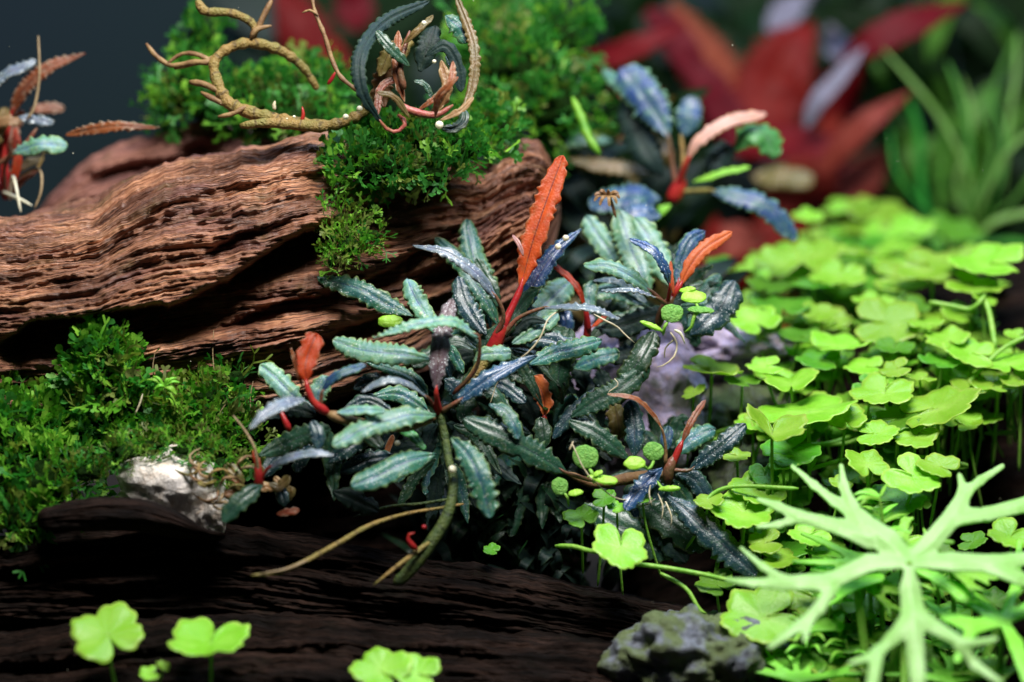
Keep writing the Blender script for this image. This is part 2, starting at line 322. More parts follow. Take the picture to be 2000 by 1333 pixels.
def leaf(plant, base, spine, wpx, mat='teal', pet=None, petr=(5, 4), petmat='petiole_brown', up=.3, thick=.016, name='leaf', **k):
    _seed[0] += 1; V, F, uv = blade(spine, wpx, up, seed=_seed[0] * 3, **k)
    o = mk(name, V, F, M[mat], plant, base, uv, thick=thick, label=LEAFLAB.get(mat))
    if pet:
        pv = pt(list(pet) + [spine[0], tuple(np.array(spine[0]) * .7 + np.array(spine[1]) * .3)], list(petr) + [petr[-1], petr[-1] * .4], sides=8)
        mk('petiole', pv[0], pv[1], M[petmat], o, base, pv[2])
    return o
def plant(name, base, label, cat, leaves, group=None):
    b = P(*base); t = thing(name, b, label, cat, group)
    for L in leaves: leaf(t, b, L[0], L[1], L[2], **(L[3] if len(L) > 3 else {}))
    return t, b
def addtube(par, base, name, pts, r, mat, label=None, **k):
    v = pt(pts, r, **k); return mk(name, v[0], v[1], M[mat], par, base, v[2], label=label)
def blob(name, par, base, c, rpx, mat, **k):
    bm = bmesh.new(); bmesh.ops.create_icosphere(bm, subdivisions=3, radius=rpx / 100)
    V = np.array([v.co[:] for v in bm.verts]) * np.array([1, 1, .94]) + P(*c); F = [tuple(x.index for x in f.verts) for f in bm.faces]; bm.free()
    return mk(name, V, F, M[mat], par, base, **k)
# ------------------------------------------------------------------ the tank: back wall, floor
def sheet(name, mat, corners):
    V = np.array(corners, float); o = mk(name, V, [(0, 1, 2, 3)], mat); tag(o, kind='structure'); return o
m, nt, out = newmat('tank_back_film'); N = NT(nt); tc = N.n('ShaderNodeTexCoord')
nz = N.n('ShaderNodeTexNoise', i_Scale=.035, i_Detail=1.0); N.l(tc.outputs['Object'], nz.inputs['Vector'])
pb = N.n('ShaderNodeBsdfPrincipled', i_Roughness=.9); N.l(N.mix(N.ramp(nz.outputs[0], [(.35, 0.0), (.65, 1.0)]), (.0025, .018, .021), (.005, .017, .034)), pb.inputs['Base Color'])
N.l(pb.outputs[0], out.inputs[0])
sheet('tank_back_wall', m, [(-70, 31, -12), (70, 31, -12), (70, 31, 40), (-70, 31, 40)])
m = plain_mat('dark_soil', (.006, .005, .004), (.015, .01, .008), rough=.9, scale=1.2, bump=1, bscale=5)
n = 70; gx, gy = np.meshgrid(np.linspace(-70, 70, n), np.linspace(-30, 31.5, n), indexing='ij')
gz = -9.5 + .5 * fbm(gx * .12, gy * .12, 5) + np.clip((gy - 5) * .06, 0, 4)
o = mk('ground', np.stack([gx, gy, gz], -1).reshape(-1, 3), gridfaces(n, n), m); tag(o, kind='structure')

# ------------------------------------------------------------------ driftwood
def log(name, label, top, bot, dc, R, mat, xr, nx=560, nphi=400, amp=1.0, ledges=(), dents=(), seed=0, grain=1.0, cat='driftwood'):
    X = np.linspace(xr[0], xr[1], nx)
    tp = np.interp(X, *zip(*top)); bt = np.interp(X, *zip(*bot))
    k = np.ones(25) / 25; sm = lambda a: np.convolve(np.pad(a, 12, 'edge'), k, 'valid')
    tp, bt = sm(tp), sm(bt)
    tp = tp + 7 * amp * fbm(X * .02, X * 0, 11 + seed); mid = (tp + bt) / 2; H = (bt - tp) / 2
    DC = np.interp(X, *zip(*dc)); RR = np.interp(X, *zip(*R))
    nf = int(nphi * .82); ph = np.r_[np.linspace(-.12 * np.pi, 1.12 * np.pi, nf), np.linspace(1.12 * np.pi, 1.88 * np.pi, nphi - nf + 2)[1:-1]]
    # ph = 0 top edge, pi/2 front, pi bottom edge
    Xg, Pg = np.meshgrid(X, ph, indexing='ij')
    off = -np.cos(Pg); fr = np.sin(Pg); fr = np.where((Pg > np.pi / 2) & (Pg < np.pi), np.abs(fr) ** .6, fr); arc = Pg * 2.2
    s = Xg / 100
    wv = arc * np.mean(H) / 100 * .75
    wv = wv + .26 * pn(s * .3, wv * .5, seed) + .07 * pn(s * .8, wv * 1.4, seed + 1)
    r1 = fbm(s * .22, wv * .9, seed + 2, 3); r2 = -np.abs(fbm(s * .30, wv * 3.2, seed + 3, 3)); r3 = fbm(s * .55, wv * 9, seed + 4, 3)
    r4 = -np.maximum(0, .22 - np.abs(pn(s * .42, wv * 7.5, seed + 6))) ; r5 = fbm(s * 3.2, wv * 30 * grain, seed + 8, 2)
    cr = pn(s * .3, wv * 1.3, seed + 9)
    disp = amp * (.48 * r1 + .2 * r2 + .13 * r3 * np.clip(.5 + 2 * cr, .15, 1) + .5 * r4 * np.clip(cr * 4 + .8, 0, 1) + .06 * r5 + (.15 * fbm(s * .6, wv * 1.5, seed + 15, 4)) + (.05 + .13 * np.clip((Xg - 850) / 120, 0, 1) * (seed == 1)) * fbm(s * 4, wv * 5, seed + 17, 3))
    PY = mid[:, None] + H[:, None] * off; dent = 0
    for pl, dep, wid in ledges:           # overhanging ledges along polylines: sharp above, fading below
        lx, ly = zip(*pl); yl = np.interp(Xg, lx, ly) + 10 * pn(s * 1.6, s * 0 + .3, seed + 12) + 4 * pn(s * 6, s * 0 + .3, seed + 13)
        e = np.clip((Xg - lx[0]) / 60, 0, 1) * np.clip((lx[-1] - Xg) / 60, 0, 1)
        q = (PY - yl)
        dent = dent + dep * e * (1 / (1 + np.exp(-np.clip(q / 3.0, -30, 30)))) * np.exp(-np.maximum(q, 0) / wid) * (fr > 0)
        dent = dent - .25 * dep * e * np.exp(-np.maximum(-q, 0) / 22) * (q < 0) * (fr > 0)
    for cx, cy, rx, ry, rot, dep in dents:
        a = math.radians(rot); dx = Xg - cx; dy = PY - cy
        u = (dx * math.cos(a) - dy * math.sin(a)) / rx; v = (dx * math.sin(a) + dy * math.cos(a)) / ry
        dent = dent + dep * np.exp(-(u * u + v * v) ** 1.3) * (fr > 0)
    dd = disp - dent
    tot_d = DC[:, None] - (RR[:, None]) * fr
    endt = np.sqrt(np.clip(1 - np.clip((np.linspace(0, 1, nx) - .965) / .035, 0, 1) ** 2, .0, 1))[:, None]
    if xr[0] > 0: endt = endt * np.sqrt(np.clip(1 - np.clip((.06 - np.linspace(0, 1, nx)) / .06, 0, 1) ** 2, 0, 1))[:, None]
    Y2 = mid[:, None] + (H[:, None] * off - disp * 55 * np.cos(Pg) * 1.0) * endt
    D2 = DC[:, None] + (tot_d - DC[:, None] - dd * np.sin(Pg) * (1.1)) * endt
    V = Pn(Xg, Y2, D2).reshape(-1, 3)
    uv = np.stack([s, wv], -1).reshape(-1, 2)
    F = gridfaces(nx, len(ph), True)
    base = P(float(X.mean()), float(mid.mean()), float(DC.mean()))
    o = mk(name, V, F, M[mat], None, base, uv)
    return tag(o, label, cat)
log('driftwood', 'big reddish brown driftwood log with deep grain lying across the left half',
    [(-120, 470), (0, 432), (100, 418), (190, 398), (250, 352), (330, 318), (420, 303), (520, 286), (600, 262), (650, 266), (720, 320), (850, 322), (940, 330), (1010, 290), (1050, 292), (1095, 330)],
    [(-120, 850), (0, 845), (200, 840), (400, 825), (600, 800), (800, 730), (950, 640), (1050, 560), (1095, 470)],
    [(-120, 1.6), (600, 1.6), (850, 2.6), (1100, 3.4)], [(-120, 2.6), (500, 2.5), (680, 2.1), (850, 1.6), (1000, 1.3), (1100, 1.2)], 'wood', (-120, 1095), nx=720, nphi=470, seed=1,
    ledges=[([(-20, 690), (60, 628), (200, 618), (330, 600), (450, 545), (560, 470), (660, 425)], 1.7, 80),
            ([(250, 455), (330, 400), (420, 372), (560, 350)], .3, 14), ([(560, 345), (640, 330), (720, 350)], .5, 30),
            ([(380, 505), (470, 452), (560, 430), (650, 400)], .5, 26), ([(60, 560), (110, 545), (200, 540)], .35, 14),
            ([(420, 640), (560, 590), (700, 560), (800, 500), (900, 440)], .8, 45),
            ([(380, 735), (500, 700), (640, 660), (760, 610), (900, 560)], .8, 50), ([(-20, 730), (150, 705), (330, 690)], .3, 14),
            ([(700, 400), (800, 370), (880, 355)], .7, 40), ([(620, 560), (740, 520), (860, 460)], .6, 26)],
    dents=[(580, 490, 120, 26, 22, .9), (330, 640, 130, 18, 8, .7), (860, 540, 60, 26, 30, .7), (700, 640, 80, 26, 25, .7)])
log('driftwood', 'out of focus reddish driftwood ridge rising behind the top edge of the big log',
    [(80, 400), (150, 320), (220, 285), (320, 258), (380, 236), (430, 240), (520, 262), (660, 268), (760, 300)],
    [(80, 480), (760, 480)], [(80, 5.4), (760, 5.6)], [(80, 1.2), (760, 1.4)], 'wood_back', (70, 780), nx=260, nphi=180, seed=30,
    ledges=[([(150, 335), (230, 320), (310, 305), (400, 300)], .6, 22)], dents=[(385, 292, 36, 18, 10, .9)])
log('driftwood', 'black driftwood log with a faint lit rim crossing below the moss',
    [(-120, 1060), (0, 1050), (80, 1024), (250, 1018), (450, 1030), (640, 1052), (760, 1075), (900, 1100), (1250, 1165), (1430, 1200)],
    [(-120, 1230), (400, 1230), (900, 1260), (1430, 1330)], [(-120, -.6), (1430, .4)], [(-120, 1.5), (1430, 1.5)], 'wood_dark', (-120, 1430), nx=420, nphi=260, seed=50, amp=.7,
    ledges=[([(-50, 1120), (300, 1085), (700, 1100)], .5, 30)])
log('driftwood', 'dark ribbed driftwood log along the bottom edge behind the low clover leaves',
    [(-120, 1240), (0, 1228), (200, 1205), (400, 1196), (700, 1205), (1000, 1225), (1440, 1290)],
    [(-120, 1600), (1440, 1600)], [(-120, -1.2), (1440, -1.0)], [(-120, 2.0), (1440, 1.8)], 'wood_dark', (-120, 1440), nx=420, nphi=260, seed=70, amp=.8,
    ledges=[([(-50, 1300), (300, 1275), (700, 1262), (1000, 1280)], .4, 18)])
log('driftwood', 'dark brown driftwood half hidden under the clover carpet at the right edge',
    [(1200, 960), (1450, 800), (1600, 690), (1760, 560), (1880, 520), (2150, 480)],
    [(1200, 1500), (2150, 1500)], [(1200, 6.2), (1500, 7), (2150, 9)], [(1200, 3.2), (2150, 4.6)], 'wood_dark', (1200, 2150), nx=300, nphi=220, seed=90, amp=.8)
log('driftwood', 'added black filler log standing in for shade behind the central rosettes under the big log', [(300, 720), (500, 700), (800, 600), (1150, 640)], [(300, 1250), (1150, 1250)], [(300, 4.6), (1150, 4.8)], [(300, 1.6), (1150, 1.6)], 'wood_dark', (260, 1130), nx=260, nphi=160, seed=130, amp=.6)  # added dark filler in place of shade, hides the lit ground behind
# hollow ledge between the log and the black log
log('driftwood', 'dark thin root of wood under the white stone beside the left moss',
    [(80, 995), (200, 968), (290, 975), (350, 1000), (390, 1030), (430, 1045)],
    [(80, 1040), (250, 1040), (430, 1050)], [(80, -2.2), (430, -2.0)], [(80, .5), (430, .4)], 'wood_dark', (70, 440), nx=160, nphi=120, seed=110, amp=.35)

# ------------------------------------------------------------------ stones
def rock_mat(name, c1, c2, c3, green, rough=.6, sc=2.0, gth=(.52, .6)):
    m, nt, out = newmat(name); N = NT(nt); tc = N.n('ShaderNodeTexCoord'); ob = tc.outputs['Object']
    a = N.n('ShaderNodeTexNoise', i_Scale=sc, i_Detail=8.0, i_Roughness=.65, i_Distortion=.6); N.l(ob, a.inputs['Vector'])
    b = N.n('ShaderNodeTexNoise', i_Scale=sc * 3.5, i_Detail=6.0, i_Roughness=.7); N.l(ob, b.inputs['Vector'])
    g = N.n('ShaderNodeTexNoise', i_Scale=sc * .7, i_Detail=6.0); N.l(ob, g.inputs['Vector'])
    col = N.mix(N.ramp(a.outputs[0], [(.40, 0.0), (.60, 1.0)]), c1, c2); col = N.mix(N.ramp(b.outputs[0], [(.5, 0.0), (.68, 1.0)]), col, c3)
    col = N.mix(N.ramp(g.outputs[0], [(gth[0], 0.0), (gth[1], .9)]), col, green)
    pb = N.n('ShaderNodeBsdfPrincipled', i_Roughness=rough); N.l(col, pb.inputs['Base Color'])
    bp = N.n('ShaderNodeBump', i_Strength=1.0, i_Distance=.12); N.l(N.math('ADD', b.outputs[0], a.outputs[0]), bp.inputs['Height']); N.l(bp.outputs[0], pb.inputs['Normal'])
    N.l(pb.outputs[0], out.inputs[0]); return m
M['rk_lav'] = rock_mat('lavender_stone', (.34, .29, .46), (.5, .42, .62), (.6, .42, .42), (.14, .15, .12), gth=(.56, .66))
M['rk_blue'] = rock_mat('blue_grey_stone', (.09, .10, .13), (.22, .24, .29), (.03, .035, .04), (.11, .15, .04), gth=(.40, .52), sc=3.2)
M['rk_green'] = rock_mat('algae_stone', (.06, .08, .03), (.10, .12, .06), (.10, .10, .14), (.05, .09, .015), gth=(.45, .6))
M['rk_white'] = rock_mat('white_stone', (.86, .78, .70), (.9, .84, .80), (.75, .6, .48), (.42, .3, .15), gth=(.62, .72), sc=1.6)
def rock(c, rx, ry, rz, mat, label, seed=0, sub=6, pits=.5, rough=.18):
    bm = bmesh.new(); bmesh.ops.create_icosphere(bm, subdivisions=sub, radius=1)
    b = P(*c)
    for v in bm.verts:
        p = v.co.copy(); q = p * 1.3 + Vector((seed, seed * 2, 0))
        r = 1 + .30 * mnoise.noise(q) + rough * .8 * mnoise.noise(q * 2.7) + rough * .3 * mnoise.noise(q * 6) + rough * .12 * mnoise.noise(q * 14)
        h = mnoise.noise(q * 2.2 + Vector((9, 3, 1)))
        r -= pits * max(0, h - .12) ** .8 * .9
        h = mnoise.noise(q * 5.1 + Vector((1, 7, 3))); r -= pits * .35 * max(0, h - .15)
        d = v.co * r; w = RT * d.x * rx / 100 + UPV * d.z * ry / 100 + FW * d.y * rz / 100
        v.co = Vector(w)
    V = np.array([v.co[:] for v in bm.verts]) + b; F = np.array([[x.index for x in f.verts] for f in bm.faces]); bm.free()
    return tag(mk('stone', V, F, M[mat], None, b), label, 'stone')
rock((1235, 775, 2.9), 165, 170, 110, 'rk_lav', 'lavender grey stone glimpsed between the dark leaves right of centre', 3, pits=.25)
rock((1440, 690, 5.0), 130, 62, 150, 'rk_lav', 'flat blurred grey violet stone between the right rosette and the clover carpet', 5, pits=.2)
rock((1455, 880, 3.8), 150, 140, 200, 'rk_green', 'dark stone coated in olive algae below the lavender stone', 8)
rock((1362, 1296, -1.6), 160, 112, 150, 'rk_blue', 'pitted blue grey stone with green patches at the bottom edge', 31, sub=6, pits=.5, rough=.2)
rock((1180, 1345, -1.8), 60, 34, 60, 'rk_blue', 'small low grey stone left of the pitted stone at the bottom edge', 17, sub=5, pits=.2, rough=.12)
rock((335, 958, -1.0), 108, 78, 80, 'rk_white', 'bright cream stone showing through the gap under the left moss', 21, pits=.05, rough=.08)
rock((415, 1003, -1.2), 34, 42, 50, 'rk_white', 'small cream stone at the right end of the bright gap beneath the moss', 25, sub=5, pits=.1, rough=.12)

# ------------------------------------------------------------------ moss
def frond(rs, lobe=1.0):
    V, F = [], []
    def strip(p, d, n, L, w0, w1, seg=3):
        # flat ribbon with rounded lobe tip
        side = np.cross(d, n); base = len(V); bend = (rs.rand(3) - .5) * .5
        for i in range(seg + 1):
            t = i / seg; w = (w0 * (1 - t) + w1 * t) * (1 if i < seg else .55)
            c = p + d * L * t + bend * L * t * t * .5
            V.append(c - side * w); V.append(c + side * w + n * .03 * L)
            if i: F.append((base + 2 * i - 2, base + 2 * i - 1, base + 2 * i + 1, base + 2 * i))
        c = p + d * L + bend * L * .5; return c
    def rot(d, n, a): return nrm(d * math.cos(a) + np.cross(n, d) * math.sin(a))
    def grow(p, d, n, L, w, lev):
        e = strip(p, d, n, L, w * .75, w * (1.25 if lev == 0 else .9), 3)
        if lev == 0: return
        n2 = nrm(n + (rs.rand(3) - .5) * .7)
        for a in ((.55, -.6) if rs.rand() < .65 else (.8, 0.05, -.75)):
            dd = rot(d, n, a + (rs.rand() - .5) * .35); dd = nrm(dd + n2 * (rs.rand() - .4) * .5); nn = nrm(n2 - dd * np.dot(n2, dd))
            grow(e, dd, nn, L * (.62 + rs.rand() * .25), w * .88, lev - 1)
    grow(np.zeros(3), np.array([0, 0, 1.]), np.array([0, 1., 0]), .34, .06 * lobe, 2)
    return np.array(V), np.array(F)
def moss(label, blobs, seed, lobe=1.0, size=.58, mats=('moss', 'moss_deep', 'moss_olive'), wts=(.5, .35, .15), core=.68, up=.6):
    rs = np.random.RandomState(seed); T = [frond(rs, lobe * (1.35 if i < 9 else .5)) for i in range(10)]
    AV, AF, AM = [], [], []; nv = 0
    bp = P(*blobs[0][:2], blobs[0][4])
    for (cx, cy, rx, ry, d, rd, n) in blobs:
        k = (D0 + d) / D0; c = P(cx, cy, d)
        for q in range(int(n * .9)):
            while True:
                v = rs.normal(size=3); v /= np.linalg.norm(v)
                if v[1] > .35: continue
                break
            rr = .72 + .33 * rs.rand()
            g = 1 + .75 * pn(v[0] * 2.2 + cx * .01, v[2] * 2.2 + cy * .01, seed)
            pos = c + (RT * v[0] * rx / 100 + UPV * v[2] * ry / 100) * rr * g * k + FW * v[1] * rd * rr * g
            nv_ = nrm(RT * v[0] / rx + UPV * v[2] / ry + FW * v[1] / (rd * 100)); dr = nrm(nv_ + UP * up + rs.normal(size=3) * .38)
            s = size * (.45 + .85 * rs.rand() ** 1.4) * k
            a = nrm(np.cross(dr, rs.normal(size=3))); b2 = np.cross(dr, a)
            ti = rs.randint(len(T)); s = s * (1.35 if ti > 8 else 1); tv, tf = T[ti]
            AV.append(pos + s * (tv[:, :1] * a + tv[:, 1:2] * b2 + tv[:, 2:3] * dr)); AF.append(tf + nv); nv += len(tv)
            pm = pn(pos[0] * .7, pos[2] * .7 + pos[1] * .3, seed + 3) * .5
            r = rs.rand() + pm; mi = 0 if r < wts[0] else (1 if r < wts[0] + wts[1] else 2)
            AM.append(np.full(len(tf), mi))
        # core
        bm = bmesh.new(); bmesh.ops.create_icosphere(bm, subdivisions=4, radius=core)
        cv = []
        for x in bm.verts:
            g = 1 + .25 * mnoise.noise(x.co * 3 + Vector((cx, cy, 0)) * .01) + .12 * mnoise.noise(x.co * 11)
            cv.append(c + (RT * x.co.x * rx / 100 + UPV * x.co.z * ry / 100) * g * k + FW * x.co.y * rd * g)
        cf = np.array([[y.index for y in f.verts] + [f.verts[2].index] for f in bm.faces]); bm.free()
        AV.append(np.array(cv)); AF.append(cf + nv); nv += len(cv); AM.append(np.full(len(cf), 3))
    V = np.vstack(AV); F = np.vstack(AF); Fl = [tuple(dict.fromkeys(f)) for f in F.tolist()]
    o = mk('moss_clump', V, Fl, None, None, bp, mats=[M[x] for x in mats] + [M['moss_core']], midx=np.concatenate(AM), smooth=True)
    return tag(o, label, 'moss', kind='stuff')
# (cx, cy, rx, ry, depth, radius in depth, fronds)
moss('bright green moss cushion at the left edge below the big log', [(40, 850, 105, 78, -.3, .9, 340), (70, 945, 110, 80, -.9, .8, 300), (150, 830, 110, 60, 0, .7, 260), (40, 1015, 60, 44, -1.4, .5, 150)], 1, lobe=1.2, size=.6)
moss('upright clump of branching moss against the log at lower left', [(205, 740, 60, 62, -.5, .45, 170), (230, 810, 110, 60, -.3, .6, 240), (180, 700, 28, 36, -.5, .3, 60), (215, 675, 26, 26, -.6, .25, 40), (255, 745, 24, 24, -.6, .25, 40), (300, 860, 100, 45, -.3, .5, 190)], 2, lobe=1.25, size=.6)
moss('ragged olive moss beside the small left rosette', [(400, 800, 85, 62, -.2, .6, 260), (440, 860, 72, 60, -.3, .5, 200), (370, 850, 80, 55, -.2, .6, 180), (460, 740, 25, 22, -.2, .3, 30)], 3, lobe=.85, mats=('moss', 'moss_olive', 'moss_deep'), wts=(.4, .4, .2))
moss('deep green moss hanging over the middle of the big log', [(800, 280, 140, 42, 1.3, 1.0, 330), (730, 325, 80, 45, .3, .6, 200), (870, 295, 90, 38, 1.0, .6, 180), (955, 255, 50, 36, 2.6, .6, 110), (840, 345, 55, 26, .3, .4, 60)], 4, lobe=1.1, size=.5, mats=('moss', 'moss_deep', 'moss_olive'), wts=(.3, .6, .1))
moss('soft moss bank behind the yellow looping rhizome', [(470, 205, 160, 52, 4.6, 1.2, 330), (370, 175, 50, 62, 5, 1.0, 120), (590, 175, 110, 42, 4.8, 1.2, 190), (560, 235, 130, 34, 3.6, .8, 150), (392, 70, 34, 26, 5, .6, 50), (380, 110, 28, 30, 5, .5, 40)], 5, size=.52, mats=('moss', 'moss_deep', 'moss_olive'), wts=(.25, .65, .1))
moss('blurred moss mound at the top behind the curled dark leaves', [(1000, 140, 105, 80, 6, 1.5, 300), (1090, 75, 62, 58, 6.5, 1.2, 200), (1060, 210, 110, 80, 6, 1.4, 260), (940, 80, 60, 60, 7, 1.2, 110)], 6, size=.56, mats=('moss', 'moss_deep', 'moss_olive'), wts=(.2, .62, .18))
moss('thin moss tuft in a crevice of the big log above the long pale leaf', [(670, 430, 44, 26, 0, .3, 90), (680, 480, 42, 34, -.3, .3, 110), (725, 460, 34, 20, .1, .25, 50), (650, 510, 20, 26, -.4, .2, 40)], 7, lobe=.9, size=.36, mats=('moss', 'moss_olive', 'moss_deep'), wts=(.45, .4, .15), core=.5)
moss('brownish moss film hanging above the cream stone', [(245, 885, 40, 24, -1.6, .3, 70), (290, 870, 56, 16, -1.3, .3, 80), (370, 878, 60, 20, -1.3, .3, 100), (432, 915, 26, 40, -1.4, .3, 80), (170, 925, 50, 30, -1.4, .3, 90)], 8, lobe=.7, size=.4, mats=('moss', 'moss_olive', 'moss_deep'), wts=(.3, .4, .3), core=.55)
# ------------------------------------------------------------------ rosette plants (spines are picture points with a depth, in centimetres behind the focus plane)
CAT = 'aquatic plant'
def extra(t, b, c, n, a0, a1, mats=('dark', 'darkblue', 'teal', 'dark', 'black'), L=(90, 170), seed=0):
    rs = np.random.RandomState(seed)
    for i in range(n):
        a = math.radians(a0 + (a1 - a0) * (i + rs.rand()) / n); l = L[0] + (L[1] - L[0]) * rs.rand(); dz = .3 + .8 * rs.rand(); dx, dy = math.cos(a), -math.sin(a)
        x, y, d = c; dr = 10 + 34 * rs.rand()
        leaf(t, b, [(x + dx * l * .2, y + dy * l * .2 - 4, d + dz), (x + dx * l * .6, y + dy * l * .6 - dr * .6, d + dz * 1.1), (x + dx * l, y + dy * l + dr * .3, d + dz * .9)], 26 + 20 * rs.rand(), mats[rs.randint(len(mats))], up=.15 + .35 * rs.rand(), prof='ol'[rs.randint(2)], ruffle=.1)
def rosette(base, label, leaves): return plant('rosette_plant', base, label, CAT, leaves)
R_, PB = 'petiole_red', 'petiole_brown'
ZOFF[0] = -.5
t, b = rosette((970, 672, 0), 'tallest rosette of teal leaves with one long upright orange red leaf in the centre', [
    ([(1015, 568, .1), (1038, 480, .15), (1068, 390, .3), (1100, 304, .5)], 55, 'red', dict(pet=[(966, 668, 0), (985, 632, 0)], petr=(13, 10, 7), petmat=R_, up=.02, side=-.12, prof='o', ruffle=.07, period=.26, jag=.13, curl=-.1)),
    ([(1018, 620, .7), (1045, 550, .8), (1085, 490, 1.0), (1136, 447, 1.3)], 44, 'blue', dict(pet=[(975, 665, .3)], up=.3, prof='l', ruffle=.08)),
    ([(958, 640, 1.2), (950, 560, 1.3), (925, 500, 1.5), (912, 428, 1.8)], 56, 'teal', dict(up=.15, side=.2, prof='o')),
    ([(976, 640, .9), (945, 580, .9), (905, 520, 1.1), (850, 464, 1.4)], 42, 'teal', dict(pet=[(970, 665, .3)], up=.3)),
    ([(972, 585, -.3), (930, 532, -.5), (870, 492, -.5), (806, 480, -.3)], 34, 'grey', dict(pet=[(966, 662, 0), (984, 620, -.2)], petr=(6, 5, 4), up=.55, prof='l', ruffle=.14)),
    ([(1060, 602, -.2), (1110, 597, -.5), (1165, 603, -.6), (1211, 624, -.5)], 26, 'grey', dict(pet=[(978, 662, 0), (1012, 622, -.1)], petr=(6, 5, 4), up=.75, prof='o', ruffle=.22)),
    ([(1005, 655, 1.2), (1045, 615, 1.4), (1085, 575, 1.7), (1118, 545, 2.0)], 66, 'pale', dict(pet=[(980, 668, .5)], up=.25)),
    ([(1000, 672, .5), (1035, 650, .6), (1070, 630, .7), (1090, 612, .8)], 38, 'pale', dict(up=.3, ruffle=.05)),
    ([(926, 706, -.6), (945, 692, -.6), (972, 690, -.6), (999, 688, -.5)], 38, 'pale', dict(up=.3, prof='b', ruffle=.1)),
    ([(972, 600, .9), (965, 570, .9), (948, 540, 1.0), (930, 505, 1.1)], 30, 'dark', dict(up=.1)),
    ([(1022, 500, -.1), (1015, 480, -.1), (1001, 459, 0)], 10, 'pink', dict(up=.1, ruffle=.02, thick=.02)),
    ([(950, 655, .5), (925, 620, .6), (905, 585, .8), (895, 540, 1)], 46, 'darkblue', dict(up=.2)),
])
addtube(t, b, 'stem', [(950, 700, .3), (962, 685, .1), (975, 655, 0), (990, 628, 0)], (15, 16, 13, 9), 'petiole_red')
addtube(t, b, 'stem', [(905, 760, .2), (925, 735, .1), (950, 700, .2), (965, 680, .1)], (9, 10, 14, 13), 'rhizome')
for k, (x, y, dd) in enumerate(((1105, 465, 1.0), (1090, 482, .85))): blob('snail_egg', t, b, (x, y, dd - .15), 6.5, 'egg', label='small white snail egg')

extra(t, b, (975, 670, .2), 9, -60, 60, seed=1); extra(t, b, (955, 690, .2), 6, 150, 250, seed=2)
ZOFF[0] = -.9
t, b = rosette((856, 805, -.4), 'large rosette left of centre with pale teal leaves and one upright purple leaf', [
    ([(850, 812, -.9), (790, 812, -1.2), (715, 834, -1.5), (648, 870, -1.7)], 56, 'pale', dict(up=.45, prof='o', ruffle=.16, jag=.12)),
    ([(842, 702, -.5), (785, 692, -.6), (712, 684, -.5), (650, 664, -.3)], 56, 'pale', dict(up=.4, prof='o', ruffle=.1)),
    ([(936, 660, -.9), (885, 627, -1.1), (815, 632, -1.2), (728, 661, -1.2)], 36, 'pale', dict(pet=[(885, 770, -.3), (930, 720, -.6)], up=.6, prof='l', ruffle=.22)),
    ([(806, 618, .3), (748, 590, .4), (690, 560, .5), (620, 541, .7)], 50, 'teal', dict(up=.4, prof='o', jag=.12)),
    ([(848, 650, .3), (828, 610, .4), (808, 575, .5), (795, 545, .7)], 44, 'pale', dict(up=.3)),
    ([(852, 768, -.8), (855, 715, -.9), (864, 650, -.8), (884, 584, -.5)], 42, 'purple', dict(pet=[(856, 808, -.4)], petr=(10, 8, 5), petmat=R_, up=.1, prof='o', ruffle=.05)),
    ([(838, 780, -.6), (805, 752, -1.0), (755, 742, -1.2), (706, 766, -1.2)], 25, 'grey', dict(pet=[(852, 802, -.4)], petr=(5, 4), up=.65, prof='o', ruffle=.1)),
    ([(836, 775, -.2), (808, 740, -.2), (760, 720, -.1), (710, 706, 0)], 36, 'teal', dict(up=.45, prof='l')),
    ([(848, 888, -.8), (795, 902, -1.1), (740, 928, -1.3), (685, 950, -1.4)], 60, 'teal', dict(up=.3, prof='o', ruffle=.05, jag=.06)),
    ([(882, 856, -1.0), (915, 890, -1.3), (942, 950, -1.5), (957, 1012, -1.5)], 58, 'teal', dict(up=.25, side=-.1, prof='o', ruffle=.16)),
    ([(772, 836, -.4), (800, 846, -.6), (831, 878, -.7)], 22, 'green', dict(up=.5)),
    ([(892, 786, -.6), (935, 752, -.6), (985, 722, -.5), (1050, 695, -.3)], 42, 'blue', dict(pet=[(860, 806, -.4)], petr=(8, 5), up=.25, prof='l', ruffle=.05)),
    ([(1035, 712, .2), (1080, 690, .4), (1130, 678, .6), (1175, 665, .8)], 46, 'teal', dict(up=.3, prof='o')),
    ([(1110, 926, -.2), (1050, 888, -.5), (980, 852, -.6), (905, 818, -.4)], 64, 'dark', dict(pet=[(1160, 940, .2)], up=.25, prof='o', ruffle=.06)),
    ([(955, 790, -.5), (985, 802, -.6), (1005, 832, -.7), (1012, 858, -.7)], 36, 'teal', dict(up=.45)),
    ([(868, 740, .3), (890, 760, .3), (905, 790, .4)], 40, 'darkblue', dict(up=.2)),
    ([(880, 740, .5), (872, 705, .5), (860, 665, .6), (852, 640, .7)], 40, 'darkblue', dict(up=.1)),
    ([(905, 730, .3), (890, 700, .3), (880, 675, .3)], 26, 'teal', dict(up=.2)),
    ([(830, 870, .4), (790, 880, .4), (740, 890, .5), (700, 905, .5)], 46, 'black', dict(up=.2)),
    ([(750, 895, 0), (760, 870, 0), (768, 850, 0)], 14, 'brown', dict(up=.1)),
    ([(740, 800, -.1), (715, 780, .0), (690, 800, .1)], 30, 'darkblue', dict(up=.3)),
])
addtube(t, b, 'rhizome', [(856, 800, -.4), (868, 850, -.4), (876, 900, -.6), (886, 945, -.9), (872, 1010, -1.1), (835, 1070, -1.2), (795, 1120, -1.2), (770, 1142, -1.2)], (8, 8, 8, 9, 11, 12, 13, 11), 'rhizome_green', lump=.06)
addtube(t, b, 'root', [(838, 1060, -1.3), (795, 1092, -1.5), (765, 1115, -1.6), (728, 1145, -1.6)], (5, 5, 4, 2), 'rhizome')
